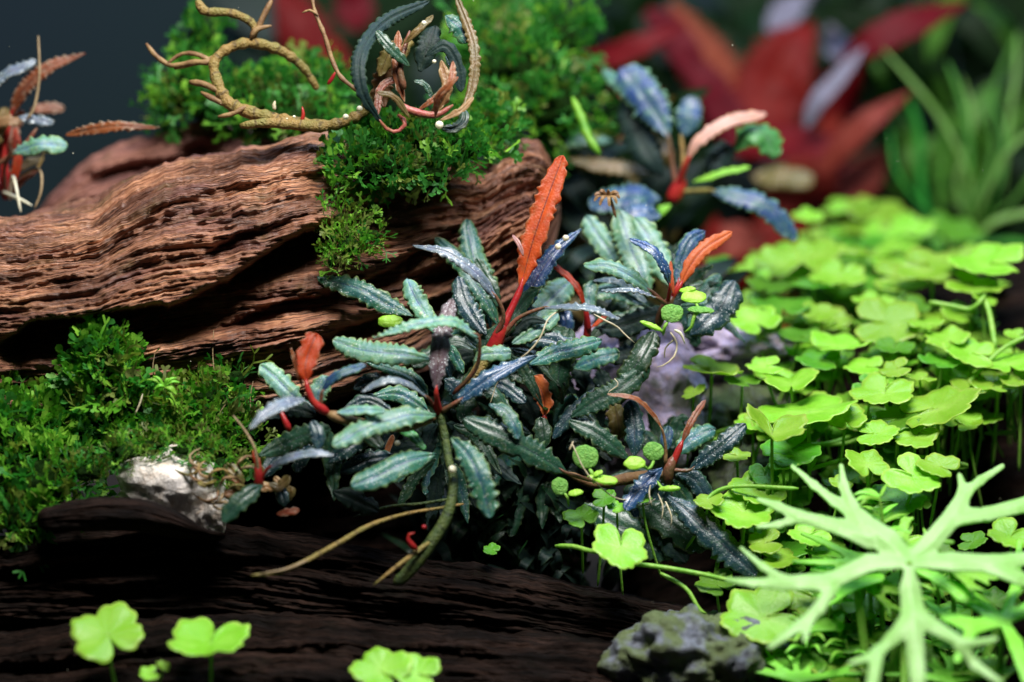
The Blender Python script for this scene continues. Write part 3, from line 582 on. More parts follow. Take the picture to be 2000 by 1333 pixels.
addtube(t, b, 'bud', [(815, 1075, -1.5), (800, 1060, -1.6), (797, 1046, -1.6), (810, 1041, -1.6)], (4, 6, 3, 2), R_, label='tiny red bud')
blob('bud', t, b, (828, 1030, -1.5), 4.5, R_, label='tiny pink bud')
for x, y, dd, r in ((776, 866, -.3, 6), (884, 917, -1.1, 8), (822, 612, -1.3, 3)): blob('snail_egg', t, b, (x, y, dd), r, 'egg', label='small pale snail egg')
ZOFF[0] = -.6
extra(t, b, (862, 815, -.2), 9, 150, 330, seed=3); extra(t, b, (870, 880, -.3), 9, 190, 350, seed=4); extra(t, b, (905, 760, .1), 6, -50, 60, seed=5)
t2 = thing('runner', P(870, 990, -.6), 'long thin yellow green runner hanging down left in front of the black log', 'runner')
addtube(t2, P(870, 990, -.6), 'stem', [(905, 985, -.4), (860, 993, -.7), (790, 1005, -1.1), (720, 1028, -1.5), (660, 1062, -1.9), (590, 1100, -2.3), (545, 1118, -2.5), (490, 1125, -2.6)], (3, 3, 3.5, 4.5, 4.8, 4.5, 4, 2.5), 'rhizome', lump=.1)
addtube(t2, P(870, 990, -.6), 'root', [(600, 1095, -2.3), (560, 1112, -2.5), (510, 1121, -2.6)], (3, 2.5, 1.5), 'roothair')
addtube(t2, P(870, 990, -.6), 'root', [(880, 975, -.3), (820, 985, -.4), (760, 990, -.4), (690, 1010, -.6)], (3, 3.5, 3, 2), 'rhizome_green')

ZOFF[0] = -1.9
t, b = rosette((642, 810, -.2), 'small rosette at left with one short rounded upright red leaf', [
    ([(598, 750, -.3), (596, 715, -.3), (606, 680, -.2), (619, 652, -.1)], 46, 'red', dict(pet=[(642, 808, -.2), (612, 786, -.3)], petr=(9, 9, 6), petmat=R_, up=0, prof='b', ruffle=.04, curl=-.15)),
    ([(592, 760, -.2), (580, 725, -.2), (568, 680, -.2)], 9, 'brown', dict(up=.1, ruffle=.02)),
    ([(590, 790, .5), (562, 762, .5), (535, 735, .6), (508, 712, .7)], 50, 'pale', dict(up=.3, prof='o')),
    ([(594, 780, -.7), (560, 785, -1.0), (520, 805, -1.3), (486, 840, -1.5)], 38, 'grey', dict(up=.55, prof='l', ruffle=.14)),
    ([(628, 768, -.3), (645, 742, -.4), (675, 725, -.4), (714, 712, -.2)], 24, 'bluegreen', dict(pet=[(626, 800, -.2)], petr=(5, 4), up=.5, ruffle=.05)),
    ([(620, 795, .5), (622, 765, .5), (640, 735, .6)], 44, 'pale', dict(up=.2, ruffle=.05)),
    ([(658, 806, -.3), (700, 800, -.4), (752, 803, -.5)], 28, 'pale', dict(up=.5, ruffle=.06)),
    ([(505, 890, .4), (550, 870, .4), (595, 850, .3), (645, 838, .2)], 50, 'dark', dict(up=.25, prof='o', ruffle=.05)),
    ([(622, 880, -.3), (620, 850, -.3), (610, 822, -.2)], 34, 'darkblue', dict(up=.2, ruffle=.04)),
    ([(640, 905, .5), (670, 880, .5), (700, 862, .6), (725, 855, .7)], 44, 'darkblue', dict(up=.2)),
    ([(660, 925, .8), (700, 905, .8), (735, 895, .9), (765, 890, .9)], 40, 'darkblue', dict(up=.2)),
    ([(650, 960, .6), (690, 975, .6), (740, 1000, .6)], 46, 'black', dict(up=.2)),
    ([(690, 760, .9), (720, 745, .9), (745, 740, 1.)], 40, 'darkblue', dict(up=.2)),
])
addtube(t, b, 'rhizome', [(640, 808, -.2), (680, 822, -.2), (730, 830, -.1), (790, 835, .1), (850, 815, .2)], (10, 9, 9, 9, 8), 'twig', lump=.1)
extra(t, b, (640, 815, 0), 7, 130, 370, seed=6)
addtube(t, b, 'bud', [(545, 795, .2), (553, 815, .1), (566, 842, .1)], (3, 5, 8), R_, label='small red shoot')

ZOFF[0] = -1.2
t, b = rosette((508, 945, -.9), 'tiny rosette above the black log with a red crown and one drooping dark leaf', [
    ([(522, 916, -1.0), (565, 893, -1.2), (605, 885, -1.3), (654, 888, -1.3)], 26, 'grey', dict(pet=[(508, 940, -.9)], petr=(5, 3), petmat=R_, up=.6, ruffle=.14)),
    ([(512, 948, -1.0), (490, 962, -1.2), (462, 985, -1.3), (434, 1020, -1.3)], 42, 'dark', dict(up=.25, ruffle=.04)),
    ([(508, 942, -.9), (505, 915, -.9), (494, 880, -.8)], 14, 'red', dict(up=.1, ruffle=.03)),
    ([(556, 990, -.7), (553, 975, -.7), (545, 945, -.6)], 30, 'darkblue', dict(up=.2)),
    ([(540, 1005, -.7), (560, 1000, -.8), (584, 998, -.9)], 20, 'brown', dict(up=.4)),
    ([(525, 945, -.7), (545, 950, -.7), (565, 930, -.7)], 24, 'olive', dict(up=.4)),
    ([(470, 960, -.5), (460, 930, -.5), (440, 905, -.4)], 34, 'olive', dict(up=.2)),
])
addtube(t, b, 'root', [(505, 930, -.9), (498, 880, -1.0), (480, 845, -1.0), (455, 812, -1.0)], (3.5, 3, 2.5, 2), 'roothair')
addtube(t, b, 'stem', [(503, 955, -.8), (506, 935, -.9), (500, 905, -.9)], (10, 9, 4), R_)
for i, q in enumerate([[(420, 985, .2), (395, 975, 0), (380, 960, .1)], [(430, 1005, 0), (405, 998, -.1), (385, 1008, 0)], [(415, 950, 0), (400, 965, -.1), (388, 985, 0)]]):
    addtube(t, b, 'root', q, (4, 3, 2), 'twig')

ZOFF[0] = 0
t, b = rosette((1308, 592, .5), 'rosette right of centre with a rust orange leaf leaning right and pale leaves behind', [
    ([(1328, 560, .4), (1348, 520, .4), (1378, 484, .5), (1430, 453, .8)], 32, 'orange', dict(pet=[(1300, 598, .5)], petr=(9, 6), petmat=R_, up=.15, ruffle=.1, prof='o')),
    ([(1324, 556, .9), (1332, 510, 1.0), (1350, 468, 1.1), (1378, 452, 1.3)], 38, 'bluegreen', dict(pet=[(1306, 595, .6)], petmat=R_, up=.2, ruffle=.04)),
    ([(1309, 560, .1), (1300, 525, -.1), (1275, 488, -.1), (1230, 466, .1)], 24, 'blue', dict(pet=[(1304, 596, .5)], petmat=R_, up=.5, ruffle=.08)),
    ([(1268, 580, 1.6), (1250, 530, 1.7), (1228, 470, 1.9), (1208, 410, 2.2)], 66, 'pale', dict(up=.2, prof='o', ruffle=.08)),
    ([(1210, 520, 2.2), (1190, 490, 2.2), (1165, 455, 2.4), (1145, 422, 2.6)], 54, 'pale', dict(up=.2)),
    ([(1310, 560, 1.5), (1290, 510, 1.7), (1265, 460, 1.9), (1240, 425, 2.1)], 58, 'pale', dict(up=.2)),
    ([(1276, 572, .4), (1235, 540, .3), (1190, 520, .3), (1140, 518, .4)], 38, 'pale', dict(pet=[(1300, 595, .5)], up=.45, ruffle=.16)),
    ([(1285, 583, 0), (1250, 568, -.2), (1215, 565, -.2), (1174, 568, -.1)], 20, 'grey', dict(pet=[(1303, 596, .4)], up=.8, ruffle=.25)),
    ([(1348, 655, .8), (1385, 625, .8), (1415, 590, .9), (1435, 548, 1.1)], 70, 'darkblue', dict(up=.2, prof='o')),
    ([(1345, 640, 1.0), (1365, 600, 1.1), (1385, 565, 1.2), (1405, 535, 1.4)], 44, 'teal', dict(up=.2)),
    ([(1316, 575, .3), (1312, 545, .3), (1310, 510, .4)], 9, 'orange', dict(up=.1, ruffle=.02)),
    ([(1165, 640, 1.0), (1200, 640, .9), (1250, 625, .8), (1300, 605, .7)], 54, 'black', dict(up=.3, prof='o')),
    ([(1178, 700, 1.1), (1230, 690, 1.0), (1290, 660, .9)], 48, 'black', dict(up=.3)),
])
addtube(t, b, 'stem', [(1285, 640, .8), (1290, 620, .7), (1300, 600, .5), (1315, 580, .4)], (9, 10, 11, 8), PB)
for q, r, mm in (([(1310, 650, -.2), (1322, 670, -.3), (1318, 695, -.4), (1300, 712, -.4), (1282, 718, -.4)], (2.5, 2, 2, 1.6, 1.2), 'root'), ([(1318, 662, -.2), (1300, 680, -.3), (1298, 700, -.3)], (2.2, 1.8, 1.3), 'root'), ([(1318, 645, -.2), (1330, 652, -.3), (1338, 672, -.3)], (3.5, 3, 1.2), 'egg')):
    addtube(t, b, 'root', q, r, mm, label='thin white root')

extra(t, b, (1300, 600, .7), 7, -50, 90, seed=11); extra(t, b, (1290, 610, .9), 6, 150, 230, seed=12)
t, b = rosette((1150, 650, .9), 'small young shoot with a crumpled red orange leaf between the two big rosettes', [
    ([(1144, 605, .7), (1130, 565, .7), (1105, 535, .8), (1066, 508, 1.0)], 15, 'red', dict(pet=[(1150, 650, .9)], petr=(7, 6), petmat=R_, up=.4, ruffle=.3, period=.3)),
    ([(1152, 615, 1.2), (1150, 580, 1.3), (1158, 548, 1.4)], 34, 'teal', dict(up=.2)),
    ([(1155, 640, .8), (1170, 628, .8), (1190, 610, .9)], 10, 'red', dict(up=.3)),
    ([(1100, 660, 1.4), (1105, 630, 1.4), (1095, 600, 1.5)], 36, 'blue', dict(up=.2)),
    ([(1105, 650, 1.3), (1075, 640, 1.3), (1050, 632, 1.3)], 30, 'darkblue', dict(up=.2)),
    ([(1120, 720, .9), (1165, 700, .8), (1210, 690, .8)], 44, 'teal', dict(up=.3)),
])
addtube(t, b, 'stem', [(1145, 665, 1.), (1148, 640, .9), (1146, 610, .8)], (8, 8, 5), R_)

t, b = rosette((1070, 870, .2), 'low dark rosette in the middle with a short upright orange red leaf', [
    ([(1063, 815, 0), (1064, 790, 0), (1056, 760, .05), (1042, 735, .1)], 38, 'orange', dict(pet=[(1062, 850, .1)], petr=(8, 7), petmat=R_, up=.05, prof='b', ruffle=.06, curl=-.1)),
    ([(1062, 878, -.2), (1060, 850, -.2), (1056, 815, -.1)], 40, 'dark', dict(up=.15, ruffle=.04)),
    ([(1080, 858, .2), (1110, 815, .2), (1140, 785, .3), (1170, 752, .5)], 36, 'darkblue', dict(up=.3, prof='l')),
    ([(1098, 790, .4), (1090, 745, .3), (1098, 700, .3), (1112, 642, .5)], 56, 'dark', dict(up=.08, side=-.1, prof='o', ruffle=.07)),
    ([(1115, 815, .1), (1160, 785, 0), (1210, 760, 0), (1268, 712, .1)], 54, 'dark', dict(up=.3, prof='o', ruffle=.1)),
    ([(1212, 790, .2), (1225, 740, .1), (1250, 700, .1), (1278, 648, .3)], 58, 'dark', dict(up=.2, side=-.2, prof='o', ruffle=.12)),
    ([(1170, 720, .8), (1180, 750, .8), (1200, 780, .8)], 40, 'black', dict(up=.2)),
    ([(1010, 760, .5), (1030, 790, .5), (1050, 830, .5)], 46, 'black', dict(up=.2)),
    ([(985, 770, .6), (1000, 745, .7), (1030, 720, .7)], 40, 'darkblue', dict(up=.3)),
    ([(1120, 700, 1.2), (1140, 740, 1.2), (1150, 780, 1.2)], 40, 'black', dict(up=.2)),
])
extra(t, b, (1070, 860, .2), 12, -40, 220, seed=7); extra(t, b, (1060, 930, .3), 8, 180, 360, seed=8, mats=('dark', 'black', 'dark'))
t, b = rosette((1308, 915, -.4), 'lower right rosette of glossy near black leaves with a rust red spear leaf', [
    ([(1330, 870, -.4), (1345, 835, -.4), (1360, 808, -.3), (1378, 782, -.1)], 15, 'brown', dict(pet=[(1310, 915, -.4)], petr=(9, 7), petmat=R_, up=.1, ruffle=.05)),
    ([(1293, 838, -.6), (1275, 808, -.7), (1240, 778, -.8), (1186, 770, -.8)], 14, 'brown', dict(pet=[(1300, 912, -.4), (1300, 870, -.5)], petr=(5, 4, 3), petmat='twig', up=.6, ruffle=.1)),
    ([(1294, 916, -.7), (1270, 935, -.9), (1245, 962, -1.0), (1221, 997, -1.1)], 42, 'blue', dict(up=.3, ruffle=.06)),
    ([(1345, 920, -.4), (1385, 890, -.5), (1420, 862, -.5), (1457, 828, -.3)], 44, 'darkblue', dict(pet=[(1310, 918, -.4)], petr=(5, 4), up=.25)),
    ([(1322, 888, .4), (1345, 862, .5), (1370, 848, .6), (1398, 838, .7)], 48, 'teal', dict(up=.25)),
    ([(1303, 880, .6), (1302, 860, .6), (1306, 832, .7)], 30, 'bluegreen', dict(up=.2)),
    ([(1305, 970, -.6), (1350, 1005, -.9), (1410, 1062, -1.1), (1478, 1126, -1.2)], 64, 'darkblue', dict(up=.25, prof='o', ruffle=.05)),
    ([(1140, 985, .0), (1190, 1015, -.1), (1260, 1055, -.2), (1320, 1085, -.2)], 78, 'dark', dict(up=.25, prof='o', ruffle=.06)),
    ([(1235, 965, -.2), (1285, 1005, -.3), (1330, 1040, -.4), (1378, 1075, -.4)], 66, 'dark', dict(up=.25, prof='o')),
    ([(1228, 898, .1), (1190, 865, 0), (1155, 840, 0), (1112, 822, .1)], 48, 'dark', dict(up=.3)),
    ([(1240, 892, .3), (1240, 860, .3), (1238, 820, .4), (1230, 782, .5)], 44, 'darkblue', dict(up=.2, ruffle=.05)),
    ([(1208, 860, .7), (1208, 830, .7), (1200, 785, .8)], 44, 'olive', dict(up=.2)),
    ([(1265, 1000, -.2), (1300, 1040, -.3), (1340, 1100, -.4)], 60, 'black', dict(up=.2)),
])
addtube(t, b, 'stem', [(1305, 945, -.3), (1306, 920, -.4), (1318, 890, -.4)], (10, 12, 8), PB)
addtube(t, b, 'stem', [(1110, 925, .2), (1160, 945, .3), (1230, 935, .2), (1300, 925, -.2)], (6, 10, 12, 9), 'twig', lump=.1)
for q in ([(1285, 965, -.7), (1295, 990, -.8), (1292, 1018, -.8)], [(1280, 975, -.7), (1255, 990, -.8), (1240, 985, -.8)], [(1300, 980, -.7), (1312, 1010, -.8), (1310, 1030, -.8)], [(1272, 940, -.9), (1268, 965, -1), (1274, 990, -1)]):
    addtube(t, b, 'root', q, (2, 1.6, 1), 'root')

extra(t, b, (1305, 920, -.1), 9, 190, 340, seed=9, mats=('dark', 'darkblue', 'dark')); extra(t, b, (1300, 900, .5), 6, 20, 170, seed=10)
t, b = rosette((1325, 372, 5), 'blurred rosette at upper right with blue leaves and a pale pink leaf leaning right', [
    ([(1306, 268, 5), (1285, 225, 5.1), (1250, 175, 5.3), (1215, 132, 5.6)], 78, 'bluegreen', dict(pet=[(1322, 370, 5), (1312, 310, 5)], petr=(7, 6, 5), petmat=PB, up=.2, side=-.1, prof='b', ruffle=.1)),
    ([(1262, 240, 5.3), (1240, 195, 5.4), (1205, 160, 5.6), (1178, 136, 5.8)], 34, 'teal', dict(up=.4)),
    ([(1296, 345, 5.4), (1265, 300, 5.4), (1238, 240, 5.6), (1225, 190, 5.8)], 70, 'black', dict(up=.0)),
    ([(1335, 265, 6), (1345, 230, 6), (1352, 188, 6.2)], 56, 'bluegreen', dict(up=.3)),
    ([(1342, 315, 4.6), (1365, 275, 4.5), (1420, 238, 4.6), (1497, 222, 4.9)], 30, 'pink', dict(pet=[(1322, 372, 5)], petr=(12, 7), petmat=R_, up=.3, ruffle=.12)),
    ([(1435, 295, 5.2), (1460, 262, 5.0), (1495, 265, 5.), (1520, 305, 5.1)], 64, 'green', dict(up=.5, ruffle=.08)),
    ([(1390, 345, 5.1), (1400, 310, 5.1), (1432, 285, 5.2)], 56, 'black', dict(up=.1)),
    ([(1355, 355, 4.7), (1385, 345, 4.6), (1415, 335, 4.6), (1465, 325, 4.7)], 20, 'lime', dict(up=.6, ruffle=.15)),
    ([(1385, 372, 4.6), (1440, 382, 4.4), (1500, 405, 4.3), (1556, 468, 4.4)], 54, 'bluegreen', dict(pet=[(1330, 375, 5)], petr=(7, 6), petmat='rhizome', up=.45, prof='o', ruffle=.1)),
    ([(1290, 390, 4.4), (1250, 380, 4.2), (1200, 385, 4.2), (1150, 400, 4.3)], 74, 'bluegreen', dict(up=.5, ruffle=.1)),
    ([(1290, 420, 4), (1250, 415, 3.8), (1210, 430, 3.8)], 60, 'blue', dict(up=.4)),
    ([(1195, 275, 6.2), (1150, 268, 6.1), (1100, 275, 6.1), (1055, 298, 6.2)], 46, 'teal', dict(up=.5)),
    ([(1110, 310, 6), (1160, 320, 6), (1210, 325, 6), (1275, 335, 6)], 40, 'olive', dict(up=.5)),
    ([(1310, 400, 4.6), (1290, 412, 4.6), (1275, 430, 4.6)], 20, 'lime', dict(up=.4)),
])
addtube(t, b, 'stem', [(1310, 395, 5), (1322, 375, 5), (1335, 345, 4.9)], (16, 18, 10), 'petiole_red')
addtube(t, b, 'bud', [(1325, 370, 4.9), (1335, 320, 4.9), (1330, 262, 5)], (7, 6, 4), 'rhizome')

t, b = rosette((15, 395, 3), 'rosette at the upper left edge with wavy brown leaves edged in pale grey', [
    ([(20, 225, 3), (45, 175, 2.8), (95, 130, 2.8), (166, 104, 3)], 34, 'brown', dict(pet=[(12, 390, 3), (8, 300, 3)], petr=(12, 10, 6), petmat=R_, up=.25, ruffle=.3, prof='l')),
    ([(-40, 190, 2.8), (0, 150, 2.7), (40, 130, 2.7), (70, 118, 2.8)], 32, 'grey', dict(up=.6, ruffle=.3)),
    ([(128, 264, 2.2), (180, 252, 2.0), (240, 246, 1.9), (312, 250, 2.0)], 26, 'brown', dict(up=.2, ruffle=.32, prof='l')),
    ([(20, 300, 2.2), (60, 285, 2.0), (95, 280, 2.0), (131, 285, 2.1)], 42, 'pale', dict(pet=[(12, 385, 3), (8, 330, 2.6)], up=.4, prof='b', ruffle=.2)),
    ([(35, 228, 2.4), (60, 232, 2.4), (105, 240, 2.4)], 26, 'grey', dict(up=.4, ruffle=.3)),
    ([(60, 215, 4.2), (90, 210, 4.3), (125, 212, 4.4)], 24, 'brown', dict(up=.2, ruffle=.3)),
    ([(10, 380, 3), (28, 340, 2.9), (34, 300, 2.9), (28, 250, 3)], 20, 'red', dict(up=.1)),
    ([(-10, 330, 3.2), (10, 290, 3.2), (30, 240, 3.3), (45, 215, 3.4)], 30, 'brown', dict(up=.1, pet=[(8, 390, 3)], petmat=R_)),
    ([(-20, 300, 2.8), (-5, 250, 2.8), (12, 210, 2.9)], 34, 'olive', dict(up=.1)),
    ([(15, 385, 2.8), (45, 350, 2.7), (75, 330, 2.7)], 16, 'brown', dict(up=.3)),
    ([(5, 345, 3.1), (50, 320, 3.2), (85, 310, 3.3)], 20, 'olive', dict(up=.3)),
    ([(-20, 250, 2.7), (10, 235, 2.6), (40, 240, 2.6)], 26, 'tan', dict(up=.4, ruffle=.3)),
])
addtube(t, b, 'twig', [(74, 70, 2.4), (76, 150, 2.3), (66, 210, 2.3), (50, 235, 2.3)], (2, 2.5, 3, 3), 'roothair')
addtube(t, b, 'stem', [(-20, 330, 2.6), (40, 290, 2.4), (72, 250, 2.4)], (6, 5, 4), 'petiole_brown')
for q, m_ in (([(18, 390, 2.9), (25, 345, 2.5), (40, 415, 2.2)], 'egg'), ([(5, 375, 2.9), (40, 390, 2.5), (62, 402, 2.3)], 'egg'), ([(35, 345, 2.6), (75, 330, 2.3), (80, 370, 2.2), (66, 410, 2.2)], 'roothair'), ([(40, 360, 3), (75, 325, 3), (90, 280, 3)], 'rhizome')):
    addtube(t, b, 'root', q, (5, 3.5, 2) if m_ == 'egg' else (3, 3, 2), m_)

ZOFF[0] = -3.0
M['pinkish'] = plain_mat('pink_stem', (.30, .07, .06), (.24, .10, .05), rough=.4, scale=8)
t, b = plant('curled_plant', (795, 235, 2.2), 'tangle of curled dark and brown leaves on a pink stem above the central moss', CAT, [
    ([(752, 250, 2.0), (708, 180, 1.6), (704, 105, 1.8), (752, 42, 2.6), (838, 2, 3.2)], 34, 'black', dict(pet=[(778, 225, 2.2), (792, 240, 2.1), (775, 258, 2.1)], petr=(5, 5, 4, 4), petmat='pinkish', up=.2, ruffle=.1, ncap=140)),
    ([(896, 230, 2.6), (922, 170, 2.8), (925, 90, 3.0), (890, -10, 3.4)], 24, 'olive', dict(up=.1)),
    ([(790, 85, 2.2), (812, 62, 2.1), (846, 30, 2.2)], 16, 'olive', dict(up=.4)),
    ([(790, 200, 2.4), (775, 140, 2.4), (778, 60, 2.6)], 22, 'brown', dict(up=.2)),
    ([(840, 225, 2.3), (872, 180, 2.2), (862, 118, 2.3)], 24, 'tan', dict(up=.2, ruffle=.3)),
    ([(815, 215, 2.2), (845, 195, 2.1), (895, 150, 2.3)], 14, 'brown', dict(up=.3)),
    ([(905, 205, 2.4), (905, 235, 2.2), (885, 250, 2.1), (862, 250, 2.1)], 26, 'dark', dict(up=.4)),
    ([(870, 30, 3.2), (900, 55, 3.2), (910, 85, 3.2)], 46, 'teal', dict(up=.4)),
    ([(845, 195, 2.5), (830, 165, 2.5), (808, 158, 2.5)], 14, 'dark', dict(up=.4)),
    ([(740, 150, 2.8), (760, 100, 2.8), (770, 80, 2.8)], 34, 'olive', dict(up=.2)),
    ([(870, 110, 3), (890, 125, 3), (880, 90, 3)], 30, 'darkblue', dict(up=.3)),
    ([(735, 235, 2.2), (745, 170, 2.4), (790, 150, 2.5)], 18, 'brown', dict(up=.3)),
    ([(860, 235, 1.9), (900, 215, 1.9), (925, 190, 2.0)], 14, 'tan', dict(up=.3)),
    ([(800, 230, 2.0), (770, 190, 1.9), (735, 180, 1.8)], 14, 'olive', dict(up=.3)),
    ([(850, 230, 2.0), (856, 190, 1.7), (880, 160, 1.6), (885, 120, 1.8)], 18, 'brown', dict(up=.2)),
    ([(800, 130, 2.2), (760, 90, 2.1), (735, 60, 2.2)], 26, 'dark', dict(up=.3)),
    ([(830, 110, 2.6), (870, 90, 2.6), (895, 130, 2.6), (900, 180, 2.6)], 30, 'black', dict(up=.2)),
    ([(820, 140, 3.2), (835, 90, 3.2), (850, 50, 3.4)], 50, 'black', dict(up=.2)),
    ([(750, 210, 3.), (745, 170, 3), (760, 120, 3.)], 46, 'tan', dict(up=.2, ruffle=.3)),
])
addtube(t, b, 'stem', [(775, 200, 2.2), (800, 215, 2.2), (850, 225, 2.2), (885, 205, 2.3)], (6, 8, 7, 4), 'pinkish')
addtube(t, b, 'stem', [(790, 175, 2.3), (782, 130, 2.3), (800, 60, 2.4)], (7, 6, 4), 'petiole_brown')
for x, y, r in ((858, 244, 8), (828, 45, 5), (848, 120, 4)): blob('snail_egg', t, b, (x, y, 1.9), r, 'egg', label='small white snail egg')

ZOFF[0] = -2.0
# ------------------------------------------------------------------ looping rhizome
B0 = P(560, 180, 3); t = thing('looping_rhizome', B0, 'thick ringed yellow rhizome looping over the moss at the top left of centre', 'rhizome')
addtube(t, B0, 'stem', [(620, 175, 3.6), (590, 130, 3.4), (545, 98, 3.2), (490, 84, 3.0), (445, 95, 2.9), (418, 122, 2.8), (424, 160, 2.7), (445, 200, 2.6), (490, 220, 2.5), (560, 236, 2.4), (640, 245, 2.3), (700, 225, 2.3), (735, 185, 2.4), (770, 130, 2.6), (800, 80, 3)], (6, 8, 10, 10, 9, 10, 12, 12, 11, 11, 10, 11, 12, 11, 9), 'rhizome', lump=.22, n=190, sides=12)
addtube(t, B0, 'branch', [(468, 246, 2.2), (520, 240, 2.2), (580, 244, 2.2), (640, 250, 2.1)], (7, 10, 11, 11), 'rhizome', lump=.1)
for q, r in (([(385, 0, 3), (400, 22, 3), (450, 25, 3), (492, 45, 3), (498, 75, 3)], (9, 9, 8, 8, 6)), ([(285, 85, 3.2), (305, 110, 3.1), (335, 128, 3), (375, 122, 2.9), (415, 122, 2.8)], (4, 5, 5, 6, 6)), ([(325, 125, 3), (355, 105, 3), (390, 108, 2.9), (425, 130, 2.9)], (3, 4, 5, 5)),
             ([(392, 180, 2.7), (420, 195, 2.6), (446, 205, 2.6)], (4, 6, 6)), ([(370, 160, 2.8), (400, 165, 2.7), (430, 180, 2.6)], (7, 6, 6)), ([(425, 228, 2.4), (455, 222, 2.4), (480, 208, 2.4)], (4, 5, 5)), ([(530, 0, 3), (515, 30, 3), (497, 70, 3)], (5, 6, 5)), ([(340, 135, 3), (395, 120, 2.9), (430, 105, 2.9), (470, 92, 3)], (3, 4, 4, 4)), ([(490, 75, 2.9), (500, 58, 2.9), (530, 50, 2.9)], (6, 6, 3))):
    addtube(t, B0, 'branch', q, r, 'twig' if r[0] < 8 else 'rhizome', lump=.15)
for q in ([(536, 215, 2.3), (535, 205, 2.3), (537, 197, 2.3)], [(588, 238, 2.2), (592, 225, 2.2), (590, 208, 2.2)], [(640, 165, 2.8), (650, 150, 2.8), (655, 140, 2.8)]):
    addtube(t, B0, 'bud', q, (4, 4, 2), 'petiole_red' if q[0][0] > 580 else 'root', label='small pale bud')
for x, y, r in ((675, 228, 6), (702, 212, 6), (574, 228, 3), (560, 232, 2)): blob('snail_egg', t, B0, (x, y, 1.95), r, 'egg', label='small white snail egg')
tt = thing('twig', P(650, 100, 2.2), 'thin dark twisted twig dangling from the top edge towards the curled leaves', 'twig')
addtube(tt, P(650, 100, 2.2), 'stem', [(608, -20, 2.4), (614, 20, 2.3), (634, 70, 2.2), (646, 110, 2.2), (665, 150, 2.1), (700, 178, 2.0), (720, 195, 2.1)], (3, 3.5, 4, 4.5, 4, 4, 3), 'twig', lump=.3)
addtube(tt, P(650, 100, 2.2), 'root', [(590, 25, 2.3), (605, 20, 2.3), (622, 30, 2.2)], (2, 3, 2), 'twig')
tt = thing('dead_flower', P(1190, 385, 3), 'withered tan flower head on a thin stalk behind the pale leaves', 'flower')
addtube(tt, P(1190, 385, 3), 'stem', [(1203, 425, 3), (1196, 400, 3), (1188, 380, 2.9)], (3, 3.5, 4), 'twig')
rs = np.random.RandomState(5)
for k in range(9):
    a = k / 9 * 6.28; leaf(tt, P(1190, 385, 3), [(1186, 382, 2.9), (1186 + 18 * math.cos(a), 380 - 8 * math.sin(a), 2.8), (1186 + (22 + 9 * rs.rand()) * math.cos(a), 382 - 16 * math.sin(a) + 6, 2.8)], 7, 'tan', name='petal', up=.3, ruffle=.1, nc=5)
ZOFF[0] = 0
B0 = P(1140, 250, 3.5); tt = thing('moss_stem', B0, 'single bright green moss stem drooping below the blurred moss mound', 'moss stem')
addtube(tt, B0, 'stem', [(1118, 190, 4), (1135, 230, 3.8), (1150, 270, 3.6), (1172, 302, 3.5)], (5, 9, 9, 6), 'moss', lump=.25, sides=9)

# ------------------------------------------------------------------ floating seedlings
def seedling(base, label, pads, stems, roots=()):
    b = P(*base); t = thing('seedling', b, label, 'seedling')
    for (x, y, d, rx, ry, nrmv, mat) in pads:
        # thick round pad: flattened dome
        n_ = nrm(np.array(nrmv, float)); a = nrm(np.cross(n_, np.array([.2, 1, .1]))); c = np.cross(n_, a)
        if abs(n_ @ FW) > .7: a = RT - (RT @ n_) * n_; a = nrm(a); c = np.cross(n_, a)
        bm = bmesh.new(); bmesh.ops.create_uvsphere(bm, u_segments=28, v_segments=14, radius=1)
        V = []
        for v in bm.verts:
            q = v.co; g_ = 1 + .16 * mnoise.noise(Vector((q.x * 1.6, q.y * 1.6, x * .1))) + .06 * mnoise.noise(Vector((q.x * 5, q.y * 5, x * .1))); V.append(P(x, y, d) + a * q.x * g_ * rx / 100 + c * q.y * g_ * ry / 100 + n_ * q.z * .05 * min(1, rx / 20) + n_ * .02 * mnoise.noise(q * 3))
        F = [tuple(w_.index for w_ in f.verts) for f in bm.faces]; bm.free()
        mk('leaf', V, F, M[mat], t, b)
    for q, r in stems: addtube(t, b, 'stem', q, r, 'hydro_stem')
    for q, r in roots: addtube(t, b, 'root', q, r, 'root')
M['pad'] = plain_mat('round_pad', (.12, .34, .05), (.2, .44, .08), rough=.45, scale=14, bump=1.0, bscale=30, tw=.2, trans=(.3, .8, .1))
M['pad_lime'] = plain_mat('lime_pad', (.34, .64, .05), (.40, .68, .09), rough=.4, scale=5, tw=.35, trans=(.5, .9, .1))
tc_ = -FW
seedling((1160, 925, -1.3), 'round green pad seedling facing the viewer, largest of the three, left of the blue leaf', [(1144, 893, -1.3, 25, 24, tc_ + UP * .15, 'pad'), (1183, 938, -1.5, 24, 12, UP + tc_ * .3, 'pad_lime'), (1168, 925, -1.5, 10, 7, UP - RT * .6 + tc_ * .4, 'pad_lime'), (1155, 932, -1.4, 7, 5, UP + tc_ * .3, 'pad_lime')],
         [([(1150, 915, -1.3), (1158, 928, -1.35), (1160, 945, -1.2)], (4, 4, 3))], [([(1112, 880, -1.4), (1120, 862, -1.4)], (2, 1.5)), ([(1118, 868, -1.45), (1140, 915, -1.45), (1165, 945, -1.4), (1200, 972, -1.2), (1230, 978, -1)], (1.5, 1.3, 1.3, 1.2, 1))])
